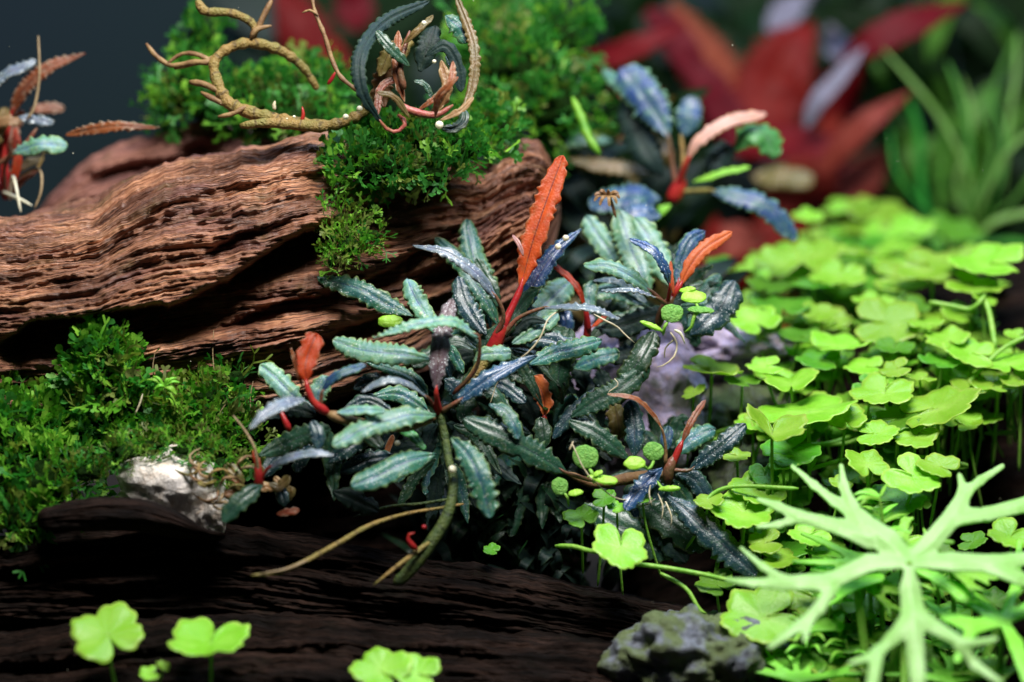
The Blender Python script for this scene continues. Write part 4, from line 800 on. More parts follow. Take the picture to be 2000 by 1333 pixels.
seedling((1270, 915, -1.2), 'round green pad seedling with an oval lime leaf above the blue leaf', [(1276, 881, -1.1, 20, 19, tc_ + UP * .2, 'pad'), (1240, 905, -1.3, 21, 14, UP * .7 + tc_, 'pad_lime')], [([(1278, 898, -1.1), (1272, 912, -1.2), (1264, 918, -1.2)], (3, 3, 3)), ([(1255, 908, -1.3), (1264, 916, -1.2)], (3, 3))])
seedling((1300, 640, -.6), 'round green pad seedling hanging beside thin white roots under the orange leaf', [(1312, 612, -.7, 21, 19, tc_ + UP * .25, 'pad'), (1272, 637, -.8, 22, 6, UP + tc_ * .2 + RT * .4, 'pad_lime')], [([(1305, 628, -.7), (1298, 640, -.7), (1295, 655, -.6)], (3.5, 3.5, 2.5)), ([(1290, 645, -.7), (1297, 650, -.6)], (3, 3))])
seedling((1350, 610, -.2), 'seedling with two glossy lime pads stacked beside the orange leafed rosette', [(1356, 580, 0, 26, 16, UP * .8 + tc_ * .7, 'pad_lime'), (1344, 566, .1, 16, 8, UP + tc_ * .2 - RT * .3, 'pad_lime'), (1368, 606, -.3, 26, 12, UP + tc_ * .12, 'pad')], [([(1365, 608, -.3), (1356, 618, -.3), (1350, 640, -.3), (1336, 650, -.2)], (4, 4, 3, 2.5)), ([(1358, 585, 0), (1362, 598, -.1), (1366, 606, -.2)], (4, 3, 3))])
seedling((1110, 965, -1.2), 'smallest round green pad seedling, lower left of the largest one', [(1093, 950, -1.2, 16, 17, tc_ + UP * .1, 'pad'), (1124, 963, -1.3, 15, 8, UP + tc_ * .5 - RT * .4, 'pad_lime')], [([(1100, 962, -1.2), (1108, 972, -1.2), (1111, 990, -1.1)], (3, 3, 2))])
seedling((1305, 955, -1.3), 'thin lime pad seen edge on beside the blue leaf', [(1308, 955, -1.3, 20, 6, UP + tc_ * .25 - RT * .2, 'pad_lime')], [([(1300, 957, -1.3), (1290, 950, -1.2), (1284, 940, -1.1)], (3, 2.5, 2))])
seedling((755, 628, .1), 'small bright green leaf tucked under the arching teal leaf', [(762, 628, .1, 24, 14, UP * .4 + tc_, 'green_pad' if 'green_pad' in M else 'pad_lime')], [([(775, 620, .1), (790, 640, .2)], (3, 3))])

# ------------------------------------------------------------------ thin roots
def hair(label, q, r, mat='root'):
    v = pt(q, r, sides=6); o = mk('thin_root', v[0], v[1], M[mat], None, P(*q[0]), v[2]); tag(o, label, 'root')
hair('long thin cream root arching from the grey leaf down to the blue leaf', [(1135, 607, -.6), (1100, 606, -.8), (1072, 622, -1), (1055, 660, -1.1), (1030, 690, -1.1), (1005, 706, -.9)], (1.3, 2, 1.8, 1.6, 1.6, 1))
hair('thin cream root trailing right from under the grey leaf tip', [(1160, 614, -.7), (1185, 628, -.8), (1205, 638, -.8), (1222, 655, -.8), (1240, 670, -.8)], (1.5, 2.2, 1.8, 1.5, 1))
hair('faint root thread hanging below the blue leaf', [(985, 730, -.8), (970, 750, -.8), (962, 775, -.8), (955, 795, -.8)], (1.2, 1, 1, .8))
hair('short white root beside the largest round pad', [(1200, 740, -.5), (1208, 752, -.5), (1190, 765, -.5), (1186, 772, -.5)], (1.5, 1.3, 1, .8))
hair('thin white root crossing the left moss', [(278, 770, -1.2), (272, 790, -1.2), (262, 812, -1.2)], (1.5, 2, 1.2))
for lab, q in (('pale root curving down from the tiny rosette into the moss', [(412, 870, -.9), (430, 845, -.9), (425, 815, -.9), (440, 790, -.8)]), ('upright moss stalk nearest the small red leafed rosette', [(492, 820, -.5), (488, 780, -.5), (494, 745, -.5)]),
               ('fine stalk rising from the ragged olive moss', [(418, 730, -.5), (415, 690, -.5), (417, 645, -.5)]), ('fine dark stalk above the upright moss', [(300, 740, -.5), (298, 715, -.5), (302, 690, -.5)])):
    hair(lab, q, (1.4, 1.2, 1, .8), 'roothair')
b = P(320, 758, -1.3); t = thing('leafy_sprig', b, 'small lime green sprig with narrow spreading leaves on top of the left moss', 'plant sprig')
addtube(t, b, 'stem', [(322, 785, -1.1), (320, 765, -1.3), (320, 752, -1.35)], (2.5, 3, 2), 'hydro_stem')
for x, y, wq in ((285, 742, 7), (298, 735, 6), (345, 738, 7), (352, 748, 6), (300, 762, 8), (345, 772, 13), (330, 740, 6), (348, 800, 4)):
    leaf(t, b, [(320, 755, -1.35), ((320 + x) / 2, (755 + y) / 2 - 6, -1.4), (x, y, -1.35)], wq, 'lime', up=.5, ruffle=.02, nc=5, jag=.02, prof='l', ncap=20)
b = P(450, 960, -1.5); t = thing('root_tangle', b, 'tangle of brown and yellow roots over the right end of the cream stone', 'roots')
rq = np.random.RandomState(3)
for k in range(16):
    x, y = 385 + 90 * rq.rand(), 900 + 90 * rq.rand(); a = rq.rand() * 6.28
    addtube(t, b, 'root', [(x, y, -1.9), (x + 22 * math.cos(a), y + 16 * math.sin(a), -2.0 - .2 * rq.rand()), (x + 38 * math.cos(a + .6), y + 30 * math.sin(a + .6), -1.9), (x + 50 * math.cos(a + 1.2), y + 36 * math.sin(a + 1.2), -1.8)], (2 + 1.6 * rq.rand(), 3, 2.4, 1.2), ('twig', 'rhizome', 'roothair')[rq.randint(3)], lump=.2)
for k in range(7):
    x, y = 440 + 130 * rq.rand(), 930 + 60 * rq.rand(); a = rq.rand() * 3.1
    leaf(t, b, [(x, y, -1.6), (x + 15 * math.cos(a), y - 15 * math.sin(a), -1.7), (x + 30 * math.cos(a + .4), y - 28 * math.sin(a + .4), -1.7)], 14 + 10 * rq.rand(), ('tan', 'olive', 'brown')[rq.randint(3)], up=.3)
# ------------------------------------------------------------------ creeping clover-leaved plants
def frame(n_, spin):
    a = nrm(np.cross(n_, np.array([0., 1., .001]))); c = np.cross(n_, a)
    return a * math.cos(spin) + c * math.sin(spin), -a * math.sin(spin) + c * math.cos(spin)
def clover_blade(c, R, n_, spin, lobes, rs, cup=.12, fold=.0):
    nth = 66; nr = 7; th = np.linspace(0, 2 * np.pi, nth, endpoint=False)
    q = (th + np.pi) % (2 * np.pi) - np.pi                     # notch at q = +-pi
    span = 2 * np.pi * .93; ph = (q / span + .5) * lobes
    jit = .88 + .24 * rs.rand(lobes + 1); li = np.clip(ph.astype(int), 0, lobes)
    base = np.abs(np.sin(np.pi * np.clip(ph, 0, lobes))) ** .5
    r = (.68 + .32 * base) * jit[li]
    r = np.convolve(np.r_[r[-2:], r, r[:2]], [.1, .2, .4, .2, .1], 'valid')
    cren = 1 + .10 * np.abs(np.sin(ph * np.pi * 3.0)) ** .7 - .04
    notch = 1 - .85 * np.exp(-((np.pi - np.abs(q)) / .11) ** 2)
    r = r * cren * notch * R
    a, b = frame(n_, spin); V = []; uv = []
    f = fold * 2
    for k in range(nr):
        s = k / (nr - 1); rr = r * s
        vein = np.cos(ph * 2 * np.pi + np.pi)                     # lobes arch, valleys between
        z = cup * R * (s ** 1.6) * (1 + .55 * np.sin(q * 2 + spin)) + .05 * R * s ** 2 * vein + .05 * R * s * pn(np.cos(th) * 2 + spin * 5, np.sin(th) * 2)
        x = np.cos(q) * rr; y = np.sin(q) * rr
        z = z + fold * np.abs(y) + .05 * R * s ** 3 * pn(q * 2.5 + spin, q * 0 + spin, 8) * 2
        V.append(c + x[:, None] * a + y[:, None] * b + z[:, None] * n_); uv.append(np.stack([th / 6.283, np.full(nth, max(s, .001))], -1))
    return np.vstack(V), gridfaces(nr, nth, True), np.vstack(uv)
_cs = np.random.RandomState(77)
def clover_leaf(par, base, x, y, d, wpx, mat='hydro', tilt=.3, roll=0.0, spin=None, lobes=None, fold=0.0, stem=True, sx=None, sl=None, cup=.12):
    rs = _cs; k = (D0 + d) / D0; c = P(x, y, d); n_ = nrm(UP - FW * tilt * (.14 if stem and y < 790 else .3 if stem and y < 900 else .42) + RT * roll + rs.normal(size=3) * (.13 if 400 < y < 1180 else .03))
    spin = rs.rand() * 6.28 if spin is None else math.radians(spin)
    V, F, uv = clover_blade(c, wpx / 200 * k * (.93 if y < 1000 else 1.02), n_, spin, lobes or rs.choice([4, 5, 5]), rs, cup, fold)
    o = mk('leaf', V, F, M[mat], par, base, uv, thick=.012)
    if stem:
        sl = sl or (90 + 90 * rs.rand()); sx = sx if sx is not None else rs.normal() * 25
        sw = 2.1 + wpx * .009
        addtube(o, base, 'petiole', [(x, y, d + .03), (x + sx * .15, y + sl * .3, d + .15), (x + sx * .6, y + sl * .7, d + .35), (x + sx, y + sl, d + .6)], (sw, sw, sw * 1.1, sw), 'hydro_stem')
    return o
def clover_plant(base, label, leaves, runner=None, group='clover leaved creeping plants'):
    b = P(*base); t = thing('clover_plant', b, label, 'ground cover plant', None)
    for L in leaves: clover_leaf(t, b, *L[:4], **(L[4] if len(L) > 4 else {}))
    for r in (runner or ()): addtube(t, b, 'runner', r, [4.5] * len(r), 'hydro_stem')
    return t, b
clover_plant((225, 1330, -3.5), 'single pale four lobed clover leaf on a straight stalk at bottom left', [(210, 1241, -3.7, 150, dict(tilt=1.1, roll=.05, spin=-60, lobes=4, sx=26, sl=150, cup=.05))])
clover_plant((412, 1340, -3.5), 'pale folded clover leaf seen nearly edge on, right of the four lobed one', [(412, 1258, -3.7, 160, dict(tilt=-.1, roll=-.05, spin=80, lobes=4, fold=.14, sx=0, sl=150))])
clover_plant((300, 1335, -3.5), 'tiny young clover sprout between the two pale bottom left leaves', [(290, 1318, -3.7, 40, dict(tilt=1.0, sl=60)), (318, 1302, -3.7, 30, dict(tilt=.5, roll=.6, sl=60, sx=-20))])
clover_plant((770, 1360, -3.5), 'big clover leaf cut off by the bottom edge near the middle', [(742, 1312, -3.7, 118, dict(tilt=1.0, lobes=4, sl=120)), (815, 1318, -3.7, 100, dict(tilt=1.1, lobes=4, sl=120))])
clover_plant((1100, 1075, -1.2), 'bright clover leaf with toothed lobes lying on the dark leaves, joined by a runner', [(1212, 1070, -1.7, 112, dict(tilt=1.0, roll=.15, spin=95, lobes=5, cup=.1, stem=False))],
             [[(1085, 1067, -1.1), (1120, 1068, -1.3), (1160, 1078, -1.6), (1208, 1078, -1.68)], [(1220, 1100, -1.4), (1290, 1108, -1.5), (1370, 1122, -1.5), (1450, 1140, -1.4), (1520, 1150, -1.2)]])
clover_plant((1150, 1020, -.9), 'shaded clover leaves half hidden under the blue leaf', [(1136, 1012, -.9, 66, dict(tilt=1.2, mat='hydro_shaded')), (1180, 975, -.8, 60, dict(tilt=1.1, mat='hydro_shaded')), (1205, 992, -.85, 40, dict(tilt=.8)), (1255, 975, -.9, 44, dict(tilt=.8, mat='hydro_shaded')), (960, 1075, -.8, 36, dict(tilt=.8, mat='hydro_shaded', stem=False))])
G = [  # label, list of (x, y, d, w, opts)
 ('farthest clover plant, blurred, in front of the dark red leaves at right', [(1660, 408, 12, 130, dict(tilt=.25)), (1715, 418, 11.5, 130, dict(tilt=.5)), (1750, 455, 10.5, 150, dict(tilt=.35)), (1690, 448, 11, 110, dict(tilt=.3)), (1860, 452, 12, 120, dict(tilt=.3, mat='hydro_shaded')), (1800, 480, 11, 110, dict(mat='hydro_shaded'))]),
 ('small blurred clover sprig left of the red leaves, edge on', [(1580, 423, 8, 64, dict(tilt=.08)), (1470, 520, 6.5, 80, dict(tilt=.4)), (1440, 533, 6, 70, dict(tilt=.2)), (1410, 515, 6.5, 70, dict(tilt=.2, mat='hydro_shaded'))]),
 ('broad clover leaves overhanging the dark wood at the far right', [(1930, 520, 4.2, 165, dict(tilt=.75, cup=.2)), (1905, 560, 3.8, 120, dict(tilt=.4)), (1820, 525, 5, 160, dict(tilt=.2)), (1920, 585, 3.2, 60, dict(tilt=1.2, roll=.5, mat='hydro'))]),
 ('clover plant in the upper left of the carpet touching the right rosette', [(1520, 515, 6, 110, dict(tilt=.6)), (1545, 490, 7, 100, dict(tilt=.3)), (1475, 628, 3.2, 105, dict(tilt=.7)), (1525, 600, 4, 130, dict(tilt=.45, mat='hydro_shaded')), (1500, 560, 5, 90, dict(mat='hydro_shaded'))]),
 ('clover plant near the upper middle of the carpet, leaves crowded together', [(1595, 498, 6.4, 120, dict(tilt=.3)), (1640, 540, 5.4, 120, dict(tilt=.45)), (1600, 612, 3.7, 84, dict(tilt=.8)), (1590, 560, 5, 100, dict(mat='hydro_shaded')), (1680, 500, 6.6, 130, dict(tilt=.3)), (1610, 525, 6, 90, {})]),
 ('clover plant with twisting pale stalks behind the middle of the carpet', [(1710, 590, 4.2, 90, dict(tilt=.8)), (1730, 632, 3.2, 145, dict(tilt=.55)), (1760, 548, 5.4, 130, dict(tilt=.4)), (1700, 555, 5.4, 110, dict(mat='hydro_shaded')), (1775, 600, 4.2, 100, dict(mat='hydro_shaded'))]),
 ('clover plant of overlapping pale leaves at right below the overhanging ones', [(1810, 635, 2.8, 84, dict(tilt=.5)), (1850, 662, 2.4, 105, dict(tilt=1.0)), (1895, 692, 2, 120, dict(tilt=.6)), (1870, 615, 3.8, 80, dict(tilt=.2)), (1840, 710, 1.9, 90, dict(mat='hydro_shaded'))]),
 ('clover plant running out of the right edge of the picture', [(1970, 712, 1.8, 125, dict(tilt=.5)), (1950, 757, 1.5, 110, dict(tilt=.3)), (1995, 745, 1.5, 100, dict(tilt=.5)), (1980, 655, 2.4, 50, dict(tilt=.5)), (1900, 755, 1.6, 90, {})]),
 ('clover plant in the very middle of the carpet with one large folded leaf', [(1640, 680, 2.6, 135, dict(tilt=.75, fold=.15)), (1690, 718, 1.9, 90, dict(tilt=1.0)), (1600, 705, 2.3, 100, dict(mat='hydro_shaded')), (1560, 660, 3, 100, dict(mat='hydro_shaded')), (1745, 680, 2.4, 90, dict(mat='hydro_shaded'))]),
 ('clover plant at the left rim of the carpet over the lavender stone', [(1390, 728, 1.6, 135, dict(tilt=.9, fold=.1)), (1495, 717, 1.7, 84, dict(tilt=.6)), (1355, 768, 1.2, 56, dict(tilt=1.2, roll=-.6)), (1450, 748, 1.5, 80, dict(mat='hydro_shaded'))]),
 ('clover plant with a wide two lobed leaf below the left rim of the carpet', [(1545, 752, 1.1, 130, dict(tilt=.8, fold=.15)), (1750, 722, 1.3, 66, dict(tilt=1.3, roll=-.3)), (1797, 740, 1.2, 66, dict(tilt=.8)), (1700, 760, 1.2, 80, dict(mat='hydro_shaded'))]),
 ('clover plant with a broad flat leaf held low across the middle of the carpet', [(1580, 806, .4, 195, dict(tilt=.35, cup=.05)), (1728, 768, .8, 130, dict(tilt=.06)), (1650, 820, .3, 100, dict(tilt=.3))]),
 ('clover plant with one large toothed leaf angled towards the right dark wood', [(1832, 800, .4, 185, dict(tilt=.75, roll=-.25, spin=180, cup=.1)), (1790, 852, 0, 100, dict(tilt=.5)), (1710, 848, 0, 90, dict(tilt=.5)), (1755, 820, .5, 100, dict(mat='hydro_shaded'))]),
 ('clover plant whose folded leaf stands in front of the carpet near the dark glossy leaf', [(1508, 850, -1.0, 140, dict(tilt=.05, fold=.55, spin=90, lobes=4, sx=2, sl=170)), (1545, 880, -.2, 130, dict(tilt=1.1, mat='hydro_shaded')), (1440, 892, .2, 60, dict(tilt=.2)), (1530, 907, -.6, 66, dict(tilt=.9))]),
 ('clover plant with two wide leaves above the large finger leaf', [(1692, 908, -.8, 100, dict(tilt=1.0)), (1785, 935, -1.2, 125, dict(tilt=1.1)), (1835, 912, -1.0, 90, dict(tilt=.7)), (1750, 985, -.9, 125, dict(tilt=.9, mat='hydro_shaded')), (1640, 945, -.6, 50, dict(tilt=.7))]),
 ('clover plant left of the large finger leaf reaching over the black leaves', [(1480, 958, -.6, 115, dict(tilt=.95)), (1455, 1000, -.9, 125, dict(tilt=.8)), (1385, 982, -1.0, 70, dict(tilt=.5)), (1495, 930, -.5, 70, dict(mat='hydro_shaded', tilt=1.0))]),
 ('clover plant glimpsed between the left fingers of the large finger leaf', [(1495, 1062, -1.2, 76, dict(tilt=1.1)), (1580, 1048, -1.1, 90, dict(tilt=1.0)), (1520, 1095, -1.3, 80, dict(tilt=.8)), (1610, 1085, -1.2, 80, dict(mat='hydro_shaded'))]),
 ('clover plant with one wide bright leaf beside the pitted blue grey stone', [(1492, 1208, -2.2, 160, dict(tilt=1.3, spin=20, lobes=5, cup=.08)), (1400, 1143, -1.2, 80, dict(tilt=.6, mat='hydro_shaded')), (1590, 1170, -1.8, 110, dict(tilt=1.0)), (1585, 1225, -1.9, 70, dict(mat='hydro_shaded', tilt=1.0))]),
 ('low shaded clover plant under the lower fingers of the large leaf', [(1685, 1185, -2, 84, dict(tilt=1.0)), (1640, 1250, -2.2, 110, dict(mat='hydro_shaded', tilt=.9)), (1560, 1290, -2.4, 110, dict(mat='hydro_shaded', tilt=.8)), (1700, 1240, -2.2, 90, dict(mat='hydro_shaded')), (1650, 1310, -2.6, 120, dict(tilt=.8))]),
 ('clover plant at the bottom right corner behind the pale fingers', [(1860, 1240, -2, 110, dict(mat='hydro_shaded', tilt=.8)), (1940, 1180, -1.6, 90, dict(mat='hydro_shaded', tilt=.7)), (1790, 1300, -2.4, 110, dict(tilt=.8, mat='hydro_shaded')), (1975, 1048, -1.6, 90, dict(tilt=.2)), (1760, 1060, -1.4, 110, dict(tilt=.8)), (1900, 1060, -1, 60, dict(mat='hydro_shaded'))]),
]
rs = np.random.RandomState(4)
def depth_at(y): return float(np.interp(y, [400, 500, 600, 700, 800, 900, 1000, 1200, 1333], [13, 7.4, 4.6, 2.7, 1.2, .2, -.5, -1.6, -2]))
fill = []
for i in range(95):
    y = 480 + 360 * rs.rand(); x = 1450 + (y > 620) * 0 + (1960 - 1450) * rs.rand()
    if not (1380 < x < 1560 and 640 < y < 720): fill.append((x, y, depth_at(y) + .3 + rs.rand() * .5, 40 + 62 * rs.rand(), dict(tilt=.0 + 1.1 * rs.rand(), mat='hydro')))
poly_l = [(400, 1640), (480, 1560), (520, 1480), (600, 1450), (700, 1400), (760, 1480), (900, 1520), (1000, 1450), (1100, 1450), (1200, 1500), (1333, 1540)]
poly_r = [(400, 1760), (480, 1900), (600, 1860), (700, 2000), (800, 1900), (900, 1830), (1000, 1800), (1333, 2000)]
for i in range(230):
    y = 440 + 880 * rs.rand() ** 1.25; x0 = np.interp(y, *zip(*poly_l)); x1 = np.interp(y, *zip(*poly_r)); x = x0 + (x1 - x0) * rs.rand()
    fill.append((x, y, depth_at(y) + .8 + rs.rand() * 1.5, 38 + 55 * rs.rand(), dict(tilt=.3 + .6 * rs.rand(), mat='hydro_shaded' if rs.rand() < .8 else 'hydro')))
groups_ = [list(g[1]) for g in G]
for f in fill:
    j = min(range(len(G)), key=lambda q: min((f[0] - L[0]) ** 2 + (1.6 * (f[1] - L[1])) ** 2 for L in G[q][1])); groups_[j].append(f)
for (lab, key), LL in zip(G, groups_):
    x0, y0, d0 = key[0][:3]; rn = []
    for _ in range(2):
        a = key[rs.randint(len(key))]; rn.append([(x0, y0 + 120, d0 + .4), ((x0 + a[0]) / 2 + 30 * rs.normal(), (y0 + a[1]) / 2 + 110, d0 + .3), (a[0] + 40 * rs.normal(), a[1] + 90, a[2] + .3)])
    clover_plant((x0, y0 + 130, d0 + .6), lab, LL, rn)
# twisting stalks in front of the carpet
def stalk(label, q, r=4.5):
    v = pt(q, [r] * len(q)); tag(mk('stalk', v[0], v[1], M['hydro_stem'], None, P(*q[0]), v[2]), label, 'stalk')
stalk('pale twisting stalk under the overhanging clover leaves at far right', [(1815, 590, 3), (1860, 598, 2.9), (1895, 604, 2.8), (1915, 590, 2.7), (1925, 575, 2.8)], 5)
stalk('upright stalk dropping from the overhanging clover leaves to the crowded ones', [(1925, 585, 2.8), (1935, 620, 2.6), (1945, 680, 2.2)], 6)
stalk('long straight stalk slanting from the right edge to the carpet', [(2010, 655, 2), (1955, 685, 2), (1900, 740, 1.8), (1860, 780, 1.6)], 5)
stalk('thin stalk crossing below the black leaf towards the wide bright leaf', [(1370, 990, -.9), (1400, 960, -.8), (1450, 950, -.9), (1560, 955, -1.2)], 4)
stalk('vertical stalk rising under the black leaf', [(1395, 1140, -.8), (1410, 1050, -.7), (1420, 1000, -.7)], 4)
stalk('curved runner beside the pitted stone', [(1290, 1120, -1.3), (1340, 1150, -1.4), (1365, 1190, -1.5), (1380, 1200, -1.5)], 4)

# ------------------------------------------------------------------ finger-lobed leaves
def finger_leaf(segs, depth, bounds, step, par, base, mat, thick=.035, k=7., label=None):
    x0, x1, y0, y1 = bounds; xs = np.arange(x0, x1 + step, step); ys = np.arange(y0, y1 + step, step)
    def field(X, Y):
        r = np.full(X.shape, 1e3)
        for (ax, ay, ra, bx, by, rb) in segs:
            dx, dy = bx - ax, by - ay; h = np.clip(((X - ax) * dx + (Y - ay) * dy) / (dx * dx + dy * dy + 1e-9), 0, 1)
            d = np.hypot(X - ax - dx * h, Y - ay - dy * h) - (ra + (rb - ra) * h)
            m_ = np.maximum(k - np.abs(r - d), 0) / k; r = np.minimum(r, d) - m_ * m_ * k * .25
        return r
    X, Y = np.meshgrid(xs, ys, indexing='ij'); f = field(X, Y) + 1.2 * pn(X * .04, Y * .04, 3)
    inside = f < step * .75
    q = inside[:-1, :-1] & inside[1:, :-1] & inside[1:, 1:] & inside[:-1, 1:] & (np.minimum.reduce([f[:-1, :-1], f[1:, :-1], f[1:, 1:], f[:-1, 1:]]) < 0)
    for _ in range(2):
        f0 = field(X, Y); e = 1.; gx = (field(X + e, Y) - f0) / e; gy = (field(X, Y + e) - f0) / e
        out = (f0 > -step * .55) ; X = np.where(out, X - gx * f0, X); Y = np.where(out, Y - gy * f0, Y)
    f0 = field(X, Y)
    idx = -np.ones(X.shape, int); I, J = np.nonzero(q)
    quads = np.stack([I * X.shape[1] + J, (I + 1) * X.shape[1] + J, (I + 1) * X.shape[1] + J + 1, I * X.shape[1] + J + 1], -1)
    used, inv = np.unique(quads.ravel(), return_inverse=True); Xu, Yu, fu = X.ravel()[used], Y.ravel()[used], f0.ravel()[used]
    dd = depth(Xu, Yu) + .22 * pn(Xu * .012, Yu * .012, 6) - .0022 * np.clip(-fu, 0, 30) ** 1.2
    V = Pn(Xu, Yu, dd); uv = np.stack([Xu / 100, np.ones_like(Xu) * .5], -1)
    return mk('leaf', V, inv.reshape(-1, 4), M[mat], par, base, uv, thick=thick, label=label)
C = (1776, 1097)
big = [
 (C[0], C[1], 16, 1735, 1060, 26), (1735, 1060, 26, 1680, 1020, 22), (1680, 1020, 22, 1662, 990, 15), (1662, 990, 14, 1648, 950, 9), (1648, 950, 9, 1643, 912, 5), (1662, 1000, 13, 1630, 980, 9), (1630, 980, 9, 1590, 948, 7), (1590, 948, 7, 1548, 912, 4),
 (1700, 1050, 24, 1640, 1030, 15), (1640, 1030, 15, 1560, 1010, 12), (1560, 1010, 12, 1520, 990, 8), (1520, 990, 8, 1482, 977, 4), (1560, 1014, 9, 1520, 1026, 6), (1520, 1026, 6, 1480, 1030, 3),
 (C[0], C[1], 14, 1700, 1100, 17), (1700, 1100, 17, 1620, 1138, 17), (1620, 1138, 17, 1530, 1140, 15), (1530, 1140, 13, 1470, 1140, 8), (1470, 1140, 8, 1420, 1134, 4), (1530, 1135, 11, 1490, 1108, 6), (1490, 1108, 6, 1448, 1072, 3),
 (1625, 1150, 13, 1600, 1190, 12), (1600, 1190, 12, 1560, 1225, 10), (1560, 1225, 10, 1505, 1264, 6), (1585, 1205, 9, 1572, 1252, 5),
 (C[0], C[1], 14, 1820, 1060, 20), (1820, 1060, 20, 1870, 1000, 20), (1870, 1000, 20, 1884, 965, 14), (1884, 965, 11, 1875, 930, 5), (1884, 965, 12, 1915, 940, 8), (1915, 940, 8, 1958, 912, 5), (1868, 1010, 18, 1930, 1005, 13), (1930, 1005, 13, 2010, 985, 16), (2010, 985, 14, 2060, 960, 8), (2010, 985, 12, 2060, 1010, 6),
 (C[0], C[1], 14, 1860, 1098, 18), (1860, 1098, 18, 1940, 1102, 18), (1940, 1102, 17, 2020, 1090, 13), (2020, 1090, 13, 2080, 1080, 6), (1940, 1110, 14, 1990, 1130, 14), (1990, 1130, 13, 2070, 1165, 6),
 (C[0], C[1] + 4, 6, 1778, 1150, 20), (1778, 1150, 20, 1785, 1210, 27), (1785, 1210, 27, 1745, 1248, 14), (1745, 1248, 13, 1710, 1280, 11), (1710, 1280, 10, 1660, 1298, 4), (1715, 1275, 12, 1703, 1345, 13),
 (1786, 1215, 20, 1788, 1270, 17), (1788, 1270, 17, 1795, 1350, 16), (1790, 1205, 22, 1830, 1228, 13), (1830, 1228, 13, 1880, 1258, 11), (1880, 1262, 11, 1945, 1250, 5), (1875, 1262, 11, 1905, 1300, 9), (1905, 1300, 9, 1955, 1335, 6)]
big = [(a, b_, ra * .92 + .6, c_, d_, rb * .9) for a, b_, ra, c_, d_, rb in big]
b = P(1776, 1097, -4.2); t = thing('finger_leaf_plant', b, 'very large pale green leaf with long forked fingers, nearest the viewer at lower right', 'water plant')
finger_leaf(big, lambda X, Y: -4.0 + (1100 - Y) * .0085 + .0000045 * ((X - 1776) ** 2 + (Y - 1097) ** 2), (1400, 2090, 880, 1370), 3.0, t, b, 'fern')
addtube(t, b, 'stalk', [(1776, 1100, -4.1), (1772, 1120, -3.7), (1768, 1250, -3.2), (1765, 1400, -3.6)], (8, 8, 8, 8), 'hydro_stem')
def fan(c, n, L, w, a0, a1, rs, ry=.5):
    s = []; 
    for i in range(n):
        a = math.radians(a0 + (a1 - a0) * (i + .5) / n + rs.normal() * 6); l = L * (.75 + .4 * rs.rand()); mx, my = c[0] + math.cos(a) * l * .55, c[1] - math.sin(a) * l * .55 * ry
        s.append((c[0], c[1], w, mx, my, w * .8))
        for da in (-.35, .3):
            s.append((mx, my, w * .75, mx + math.cos(a + da) * l * .45, my - math.sin(a + da) * l * .45 * ry, w * .25))
    return s
rs = np.random.RandomState(12)
FE = [(1620, 1150, 'feathery sprig of narrow leaves low on the left of the large leaf'), (1655, 1290, 'feathery sprig of narrow leaves at the bottom between clover leaves'), (1830, 1170, 'feathery sprig of narrow leaves right of the centre finger'), (1900, 1290, 'feathery sprig of narrow leaves near the bottom right corner'), (1580, 1240, 'feathery sprig of narrow leaves beside the wide bright clover leaf'), (1720, 1010, 'feathery sprig of narrow leaves above the centre of the large leaf')]
for x, y, lab in FE:
    b = P(x, y + 60, -2.2); t = thing('feathery_sprig', b, lab, 'water plant')
    addtube(t, b, 'stem', [(x, y + 60, -2.2), (x + 4, y, -2.4), (x - 3, y - 40, -2.5)], (3.5, 3, 2), 'hydro_stem')
    for q in range(15):
        a = rs.rand() * 6.28; l = 35 + 40 * rs.rand(); h = y + 30 - 70 * rs.rand()
        leaf(t, b, [(x, h, -2.4), (x + math.cos(a) * l * .6, h - 10 - 8 * math.sin(a), -2.4 + math.sin(a) * .5), (x + math.cos(a) * l, h - 4 - 22 * math.sin(a), -2.4 + math.sin(a) * .8)], 8 + 4 * rs.rand(), 'fern_green', up=.6, ruffle=.02, nc=5, jag=.02, prof='l', ncap=20)
